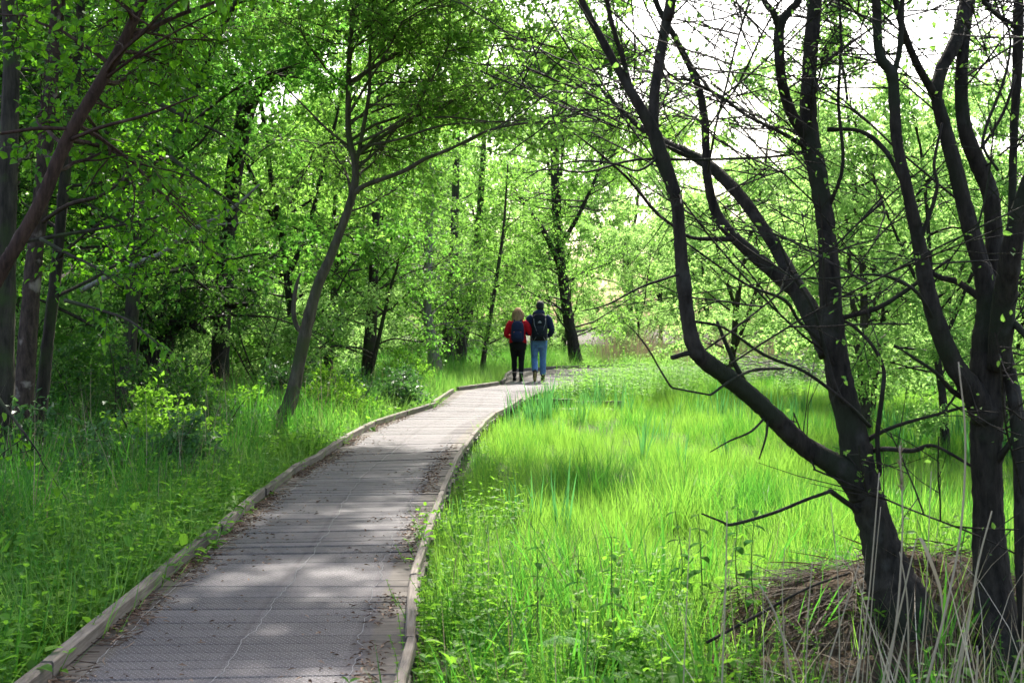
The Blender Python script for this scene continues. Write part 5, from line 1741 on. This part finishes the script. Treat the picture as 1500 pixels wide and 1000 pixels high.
# ---------------------------------------------------------------- the two walkers, seen from behind
def skin_obj(name, g, m, parent, vox, smooth_it=4, label=None, kind=None):
    """one continuous surface out of the overlapping shapes in g"""
    me = g.mesh(name, m, True, attr=False)
    tmp = bpy.data.objects.new(name, me)
    COL.objects.link(tmp)
    md = tmp.modifiers.new('r', 'REMESH')
    md.mode = 'VOXEL'
    md.voxel_size = vox
    md.use_smooth_shade = True
    ms = tmp.modifiers.new('s', 'SMOOTH')
    ms.factor = .5
    ms.iterations = smooth_it
    dg = bpy.context.evaluated_depsgraph_get()
    dg.update()
    me2 = bpy.data.meshes.new_from_object(tmp.evaluated_get(dg))
    bpy.data.objects.remove(tmp)
    me2.name = name
    if not me2.materials:
        me2.materials.append(m)
    return link(name, me2, parent, label=label, kind=kind)


def limb_tube(g, rows, sides=14):
    a = spline([(*p, r) for p, r in rows], 5)
    g.tube(a[:, :3], a[:, 3], sides)


def hand(g, w, f, side, s=1.0):
    """palm at wrist w pointing along f; five bent fingers of different lengths"""
    f = nrm(f)
    x = nrm(np.cross(f, (0, 0, 1)) if abs(f[2]) < .9 else np.array((0.0, 1.0, 0.0)))
    n = np.cross(x, f)
    g.tube([w, w + f * .04 * s, w + f * .085 * s], [.024 * s, .036 * s, .034 * s], 10)
    for k, (o, L) in enumerate(((-.027, .06), (-.009, .072), (.009, .068), (.026, .052))):
        b = w + f * .08 * s + x * o * s
        g.tube([b, b + f * L * .5 * s + n * .008 * s, b + f * L * .85 * s + n * .03 * s], [.0088 * s, .008 * s, .0065 * s], 7)
    b = w + f * .025 * s + x * side * .03 * s
    g.tube([b, b + (f * .6 + x * side * .7) * .035 * s, b + (f * .9 + x * side * .4) * .06 * s + n * .012], [.011 * s, .010 * s, .0075 * s], 7)


cloth = lambda n, c, r=.85, no=.2, sc=60: plain_mat(n, c, r, no, sc, .2, .25)
M['skin'] = plain_mat('skin', (.5, .32, .24), .5, .06, 20, .4, .05)
M['red_knit'] = cloth('red_jacket_cloth', (.5, .010, .02))
M['navy_pack'] = cloth('navy_pack_cloth', (.016, .022, .06))
M['black_cloth'] = cloth('black_cloth', (.008, .008, .010))
M['navy_jacket'] = cloth('navy_jacket_cloth', (.016, .024, .055))
M['denim'] = cloth('blue_denim', (.10, .20, .40), .85, .3, 40)
M['dark_pack'] = cloth('dark_pack_cloth', (.010, .012, .018))
M['grey_strap'] = cloth('grey_strap', (.22, .22, .23))
M['boot'] = cloth('dark_boot_leather', (.02, .014, .012), .5)
M['shoe'] = cloth('brown_shoe_leather', (.045, .028, .018), .6)
M['sole'] = cloth('yellowish_sole', (.42, .34, .14), .7)
M['hair_blond'] = bark_mat('blond_hair', (.2, .105, .055), (.46, .28, .15), 60, .08, .5)
M['hair_dark'] = plain_mat('dark_grey_hair', (.022, .02, .022), .8, .4, 90, .3, .5)
M['sock'] = cloth('pale_sock', (.35, .33, .32))
M['reflect'] = cloth('pale_badge', (.5, .5, .52))
M['eye'] = plain_mat('eye', (.04, .03, .025), .2, .1, 20, .5, 0)


def ears_face(g, c, r):
    """head: skull, jaw, neck join, nose and ears; looks along +y"""
    x, y, z = c
    g.ball((x, y, z + .015), (r * .78, r * .98, r * 1.02), 16, 12)
    g.ball((x, y + .03, z - .06), (r * .62, r * .72, r * .7), 14, 10)
    g.ball((x, y + r * 1.0, z - .02), (.014, .02, .022), 8, 6)
    for s in (-1, 1):
        g.ball((x + s * r * .80, y - .005, z - .01), (.012, .022, .034), 8, 6)
        g.ball((x + s * .034, y + r * .84, z + .012), (.014, .010, .010), 8, 6)
    g.tube([(x - .024, y + r * .88, z - .068), (x, y + r * .94, z - .068), (x + .024, y + r * .88, z - .068)], .007, 6)


# --- woman, 1.67 m
W = thing('person', 'blond woman in a red jacket, black trousers and navy backpack walking away', 'person', (.135, 29.45, .0), -.05)
# joints (x right, y away from the camera)
hipL, hipR = (-.09, 0, .86), (.09, 0, .86)
kL, kR = (-.085, .09, .48), (.075, .015, .47)
aL, aR = (-.085, .12, .10), (.075, -.05, .09)
g = Geo()
ears_face(g, (0, .035, 1.545), .108)
limb_tube(g, [((0, 0, 1.36), .058), ((0, .012, 1.42), .05), ((0, .02, 1.49), .052)], 12)
g.loft([((0, 0, .80), .15, .105), ((0, 0, .92), .165, .115), ((0, 0, 1.05), .135, .10), ((0, 0, 1.2), .15, .11), ((0, 0, 1.33), .16, .09), ((0, 0, 1.385), .08, .06)], 18)
for h_, k_, a_ in ((hipL, kL, aL), (hipR, kR, aR)):
    limb_tube(g, [(h_, .088), ((np.array(h_) + k_) / 2, .072), (k_, .052), ((np.array(k_) * .6 + np.array(a_) * .4), .052), (a_, .034)])
    g.tube([np.array(a_) + (0, -.03, -.04), np.array(a_) + (0, .06, -.06), np.array(a_) + (0, .14, -.072)], [.034, .034, .024], 10)
# left arm bent forward, right arm linked under his
limb_tube(g, [((-.16, 0, 1.33), .05), ((-.225, -.01, 1.2), .044), ((-.25, .0, 1.08), .038), ((-.215, .10, 1.02), .033), ((-.16, .2, 1.02), .026)])
hand(g, np.array((-.16, .2, 1.02)), np.array((.5, .8, .05)), 1)
limb_tube(g, [((.16, 0, 1.33), .05), ((.225, -.02, 1.21), .044), ((.265, -.01, 1.11), .038), ((.31, .09, 1.08), .033), ((.335, .19, 1.09), .026)])
hand(g, np.array((.335, .19, 1.09)), np.array((.35, .85, .05)), -1)
body = skin_obj('body', g, M['skin'], W, .0075, 2)
g = Geo()
for s in (-1, 1):
    g.ball((s * .034, .035 + .108 * .93, 1.558), (.010, .006, .006), 8, 6)
g.build('eyes', M['eye'], W, smooth=True)
# red jacket: torso and sleeves
g = Geo()
g.loft([((0, 0, .86), .205, .145), ((0, 0, .94), .20, .145), ((0, 0, 1.05), .175, .135), ((0, 0, 1.18), .185, .14), ((0, 0, 1.30), .185, .125), ((0, .0, 1.365), .14, .095), ((0, .005, 1.42), .072, .066)], 24)
limb_tube(g, [((-.13, 0, 1.335), .078), ((-.20, -.01, 1.27), .074), ((-.24, -.012, 1.17), .066), ((-.265, .0, 1.075), .062), ((-.235, .09, 1.015), .052), ((-.175, .19, 1.01), .040)])
limb_tube(g, [((.13, 0, 1.335), .078), ((.20, -.02, 1.28), .074), ((.245, -.03, 1.19), .068), ((.285, -.01, 1.10), .064), ((.315, .08, 1.07), .052), ((.335, .17, 1.08), .040)])
skin_obj('jacket', g, M['red_knit'], W, .013, 3)
# trousers
g = Geo()
g.loft([((0, 0, .70), .10, .12), ((0, .0, .78), .19, .145), ((0, -.01, .86), .195, .15), ((0, 0, .95), .175, .135), ((0, 0, .99), .15, .12)], 22)
for h_, k_, a_ in ((hipL, kL, aL), (hipR, kR, aR)):
    h_, k_, a_ = np.array(h_), np.array(k_), np.array(a_)
    limb_tube(g, [(h_ + (0, -.01, 0), .112), (h_ * .75 + k_ * .25, .104), (h_ * .4 + k_ * .6, .086), (k_, .068), (k_ * .62 + a_ * .38, .064), (k_ * .1 + a_ * .9 + (0, 0, .07), .05)])
skin_obj('trousers', g, M['black_cloth'], W, .013, 3)
for a_, pitch in ((aL, -.01), (aR, 0)):
    a_ = np.array(a_)
    g = Geo()
    g.tube([a_ + (0, 0, .10), a_ + (0, -.004, .05), a_ + (0, -.012, 0)], [.05, .048, .05], 14)
    g.tube([a_ + (0, -.045, -.05), a_ + (0, .02, -.045), a_ + (0, .09, -.058), a_ + (0, .17, -.066), a_ + (0, .19, -.07)], [.036, .046, .042, .034, .018], 14)
    bt = skin_obj('boot', g, M['boot'], W, .010, 2)
    g = Geo()
    z = a_[2] - .098
    g.loft([((a_[0], a_[1] + .06, z), .042, .135), ((a_[0], a_[1] + .06, z + .02), .043, .137)], 18)
    g.build('sole', M['boot'], bt)
    g = Geo()
    g.tube([a_ + (0, 0, .10), a_ + (0, 0, .125)], .0515, 14, False)
    g.build('sock_band', M['sock'], bt, smooth=True)
# shoulder-length hair
g = Geo()
g.ball((0, .018, 1.572), (.094, .116, .104), 18, 12)
g.loft([((0, -.085, 1.31), .075, .028), ((0, -.085, 1.37), .108, .045), ((0, -.06, 1.45), .110, .062), ((0, -.03, 1.53), .100, .082), ((0, -.01, 1.60), .088, .088)], 18)
for s in (-1, 1):
    g.tube([(s * .085, .01, 1.58), (s * .105, .005, 1.5), (s * .108, -.01, 1.42), (s * .09, -.02, 1.35)], [.035, .038, .034, .018], 10)
rh = np.random.default_rng(2)
hair = skin_obj('hair', g, M['hair_blond'], W, .010, 3)
g = Geo()
for i in range(70):
    a = rh.uniform(-2.7, -.44)
    x = .112 * math.cos(a)
    y = -.012 + .09 * math.sin(a)
    g.tube([(x * .8, y * .9, 1.62), (x * 1.04, y - .005, 1.53), (x * 1.02 + rh.normal(0, .006), y - .004, 1.43), (x * .9 + rh.normal(0, .012), y + .01, 1.33 + rh.normal(0, .025))], [.006, .008, .008, .003], 5)
g.build('strands', M['hair_blond'], hair, smooth=True, kind='stuff')


def pack(root, c, w, d, h, m, lo=.86, top=None):
    x, y, z = c
    g = Geo()
    secs = []
    for f, sx, sy in ((0, .72, .7), (.04, .92, .92), (.15, 1, 1), (.5, 1.0, 1.02), (.8, .92, .92), (.93, .74, .72), (1, .4, .38)):
        secs.append(((x, y - (.02 if f < .5 else 0) * d, z + h * f), w / 2 * sx, d / 2 * sy))
    g.loft(secs, 24)
    return skin_obj('backpack', g, m, root, .011, 3)


bp_ = pack(W, (0, -.175, .90), .30, .17, .47, M['navy_pack'])
g = Geo()
g.loft([((0, -.255, .94), .095, .035), ((0, -.262, 1.0), .105, .04), ((0, -.262, 1.1), .10, .036), ((0, -.25, 1.14), .07, .02)], 18)
g.build('front_pocket', M['navy_pack'], bp_, smooth=True)
g = Geo()
g.tube([(-.10, -.262, 1.155), (-.05, -.272, 1.165), (.05, -.272, 1.165), (.10, -.262, 1.155)], .004, 5)
g.build('zip', M['black_cloth'], bp_)
for s in (-1, 1):
    g = Geo()
    g.tube([(s * .07, -.13, 1.36), (s * .085, -.06, 1.435), (s * .10, .04, 1.41), (s * .12, .115, 1.28), (s * .135, .1, 1.1), (s * .14, -.08, .98)], .018, 8)
    g.build('shoulder_strap', M['navy_pack'], bp_, smooth=True)
    g = Geo()
    g.box((s * .075, -.28, 1.12), (.022, .012, .012))
    g.build('zip_pull', plain_mat('orange_tab', (.45, .12, .06), .6, .1), bp_)

# --- man, 1.82 m
Mn = thing('person', 'tall man in a hooded navy jacket and blue jeans with a black backpack walking away', 'person', (.61, 29.52, 0), .05)
hipL, hipR = np.array((-.095, 0, .93)), np.array((.095, 0, .93))
kL, kR = np.array((-.095, .07, .50)), np.array((.10, .10, .52))
aL, aR = np.array((-.10, -.20, .20)), np.array((.105, .14, .10))
g = Geo()
ears_face(g, (.03, .03, 1.69), .115)
limb_tube(g, [((.0, 0, 1.49), .066), ((.01, .01, 1.56), .06), ((.025, .015, 1.63), .06)], 12)
g.loft([((0, 0, .86), .15, .11), ((0, 0, .98), .16, .115), ((0, 0, 1.12), .15, .11), ((0, 0, 1.3), .18, .125), ((0, 0, 1.45), .19, .10), ((0, 0, 1.51), .09, .07)], 18)
for h_, k_, a_ in ((hipL, kL, aL), (hipR, kR, aR)):
    limb_tube(g, [(h_, .09), ((h_ + k_) / 2, .076), (k_, .056), (k_ * .6 + a_ * .4, .055), (a_, .038)])
fl = np.array((0, .55, -.8))
g.tube([aL + (0, -.03, -.01), aL + fl * .10, aL + fl * .17 + (0, .03, 0)], [.036, .036, .026], 10)
g.tube([aR + (0, -.04, -.04), aR + (0, .07, -.062), aR + (0, .16, -.074)], [.036, .036, .026], 10)
limb_tube(g, [((-.19, 0, 1.45), .055), ((-.25, -.02, 1.3), .05), ((-.275, -.03, 1.17), .042), ((-.225, .09, 1.09), .037), ((-.15, .19, 1.08), .029)])
hand(g, np.array((-.15, .19, 1.08)), np.array((.6, .75, .05)), 1, 1.08)
limb_tube(g, [((.19, 0, 1.45), .055), ((.25, -.02, 1.3), .05), ((.285, -.03, 1.17), .042), ((.245, .09, 1.06), .037), ((.18, .2, 1.0), .029)])
hand(g, np.array((.18, .2, 1.0)), np.array((-.5, .8, -.05)), -1, 1.08)
skin_obj('body', g, M['skin'], Mn, .0075, 2)
g = Geo()
for s in (-1, 1):
    g.ball((.03 + s * .034, .03 + .115 * .93, 1.703), (.010, .006, .006), 8, 6)
g.build('eyes', M['eye'], Mn, smooth=True)
g = Geo()
g.ball((.03, .012, 1.725), (.094, .112, .10), 18, 12)
g.ball((.03, -.03, 1.67), (.088, .075, .08), 14, 10)
skin_obj('hair', g, M['hair_dark'], Mn, .009, 2)
g = Geo()
g.loft([((0, 0, .90), .195, .14), ((0, 0, 1.0), .20, .145), ((0, 0, 1.15), .195, .145), ((0, 0, 1.32), .215, .155), ((0, 0, 1.44), .20, .13), ((0, 0, 1.51), .14, .10), ((.01, .0, 1.57), .085, .085)], 24)
limb_tube(g, [((-.15, 0, 1.45), .09), ((-.225, -.015, 1.39), .084), ((-.262, -.025, 1.27), .074), ((-.285, -.03, 1.16), .070), ((-.245, .07, 1.085), .058), ((-.17, .17, 1.075), .044)])
limb_tube(g, [((.15, 0, 1.45), .09), ((.225, -.015, 1.39), .084), ((.265, -.025, 1.27), .074), ((.295, -.03, 1.16), .070), ((.265, .07, 1.06), .058), ((.20, .18, 1.005), .044)])
jk = skin_obj('jacket', g, M['navy_jacket'], Mn, .013, 3)
g = Geo()
g.loft([((0, -.055, 1.46), .10, .05), ((.005, -.07, 1.51), .135, .07), ((.01, -.062, 1.565), .128, .078), ((.015, -.045, 1.605), .10, .07), ((.018, -.03, 1.625), .06, .05)], 20)
skin_obj('hood', g, M['navy_jacket'], jk, .011, 3)
g = Geo()
g.loft([((0, .0, .76), .10, .115), ((0, 0, .84), .175, .135), ((0, -.01, .93), .182, .14), ((0, 0, 1.02), .17, .13)], 22)
for h_, k_, a_ in ((hipL, kL, aL), (hipR, kR, aR)):
    limb_tube(g, [(h_ + (0, -.01, 0), .105), (h_ * .7 + k_ * .3, .099), (h_ * .35 + k_ * .65, .086), (k_, .077), (k_ * .6 + a_ * .4, .074), (k_ * .1 + a_ * .9, .068)])
jn = skin_obj('jeans', g, M['denim'], Mn, .013, 3)
for s in (-1, 1):
    g = Geo()
    g.box((s * .085, -.146, .885), (.115, .012, .11))
    g.build('back_pocket', M['denim'], jn)
g = Geo()
g.tube([aL + (0, .0, .05), aL + (0, -.02, .0)], [.05, .052], 14)
g.tube([aL + (0, -.055, .0), aL + fl * .06 + (0, -.02, 0), aL + fl * .14 + (0, 0, .0), aL + fl * .19 + (0, .04, .01), aL + fl * .20 + (0, .09, .006)], [.038, .05, .046, .04, .024], 14)
sh = skin_obj('shoe', g, M['shoe'], Mn, .010, 2)
g = Geo()
nn = np.array((0, -.8, -.55))
base = aL + nn * .052
for t0, t1, wd in ((-.05, .07, .036), (.075, .20, .044)):
    c0, c1 = base + fl * t0, base + fl * t1
    g.tube([c0, (c0 + c1) / 2, c1], [wd * .5, wd, wd * .7], 8)
g.build('sole', M['sole'], sh)
g = Geo()
g.tube([aR + (0, 0, .06), aR + (0, -.012, 0)], [.05, .052], 14)
g.tube([aR + (0, -.055, -.045), aR + (0, .02, -.045), aR + (0, .1, -.058), aR + (0, .18, -.066), aR + (0, .21, -.07)], [.038, .05, .046, .038, .02], 14)
sh = skin_obj('shoe', g, M['shoe'], Mn, .010, 2)
g = Geo()
g.loft([((aR[0], aR[1] + .065, .0), .046, .148), ((aR[0], aR[1] + .065, .024), .047, .15)], 18)
g.build('sole', M['sole'], sh)
bp_ = pack(Mn, (.0, -.20, .92), .35, .21, .62, M['dark_pack'])
g = Geo()
g.loft([((0, -.30, .98), .115, .04), ((0, -.31, 1.06), .13, .045), ((0, -.305, 1.2), .12, .04), ((0, -.29, 1.26), .08, .02)], 18)
g.build('front_pocket', M['dark_pack'], bp_, smooth=True)
for s in (-1, 1):
    g = Geo()
    g.tube([(s * .13, -.255, 1.42), (s * .125, -.29, 1.3), (s * .085, -.33, 1.18), (s * .04, -.345, 1.08), (s * .10, -.32, .98), (s * .13, -.28, .93)], .007, 6)
    g.build('webbing', M['grey_strap'], bp_, smooth=True)
    g = Geo()
    g.tube([(s * .08, -.13, 1.5), (s * .10, -.05, 1.575), (s * .12, .06, 1.54), (s * .14, .14, 1.4), (s * .15, .13, 1.2), (s * .155, -.08, 1.03)], .02, 8)
    g.build('shoulder_strap', M['dark_pack'], bp_, smooth=True)
    g = Geo()
    g.tube([(s * .165, -.19, .93), (s * .172, -.2, 1.05), (s * .15, -.23, 1.12)], .012, 6)
    g.build('side_strap', M['grey_strap'], bp_, smooth=True)
g = Geo()
g.box((.0, -.308, 1.335), (.075, .012, .016))
g.box((.0, -.306, 1.36), (.045, .012, .012))
g.build('pale_badge', M['reflect'], bp_)
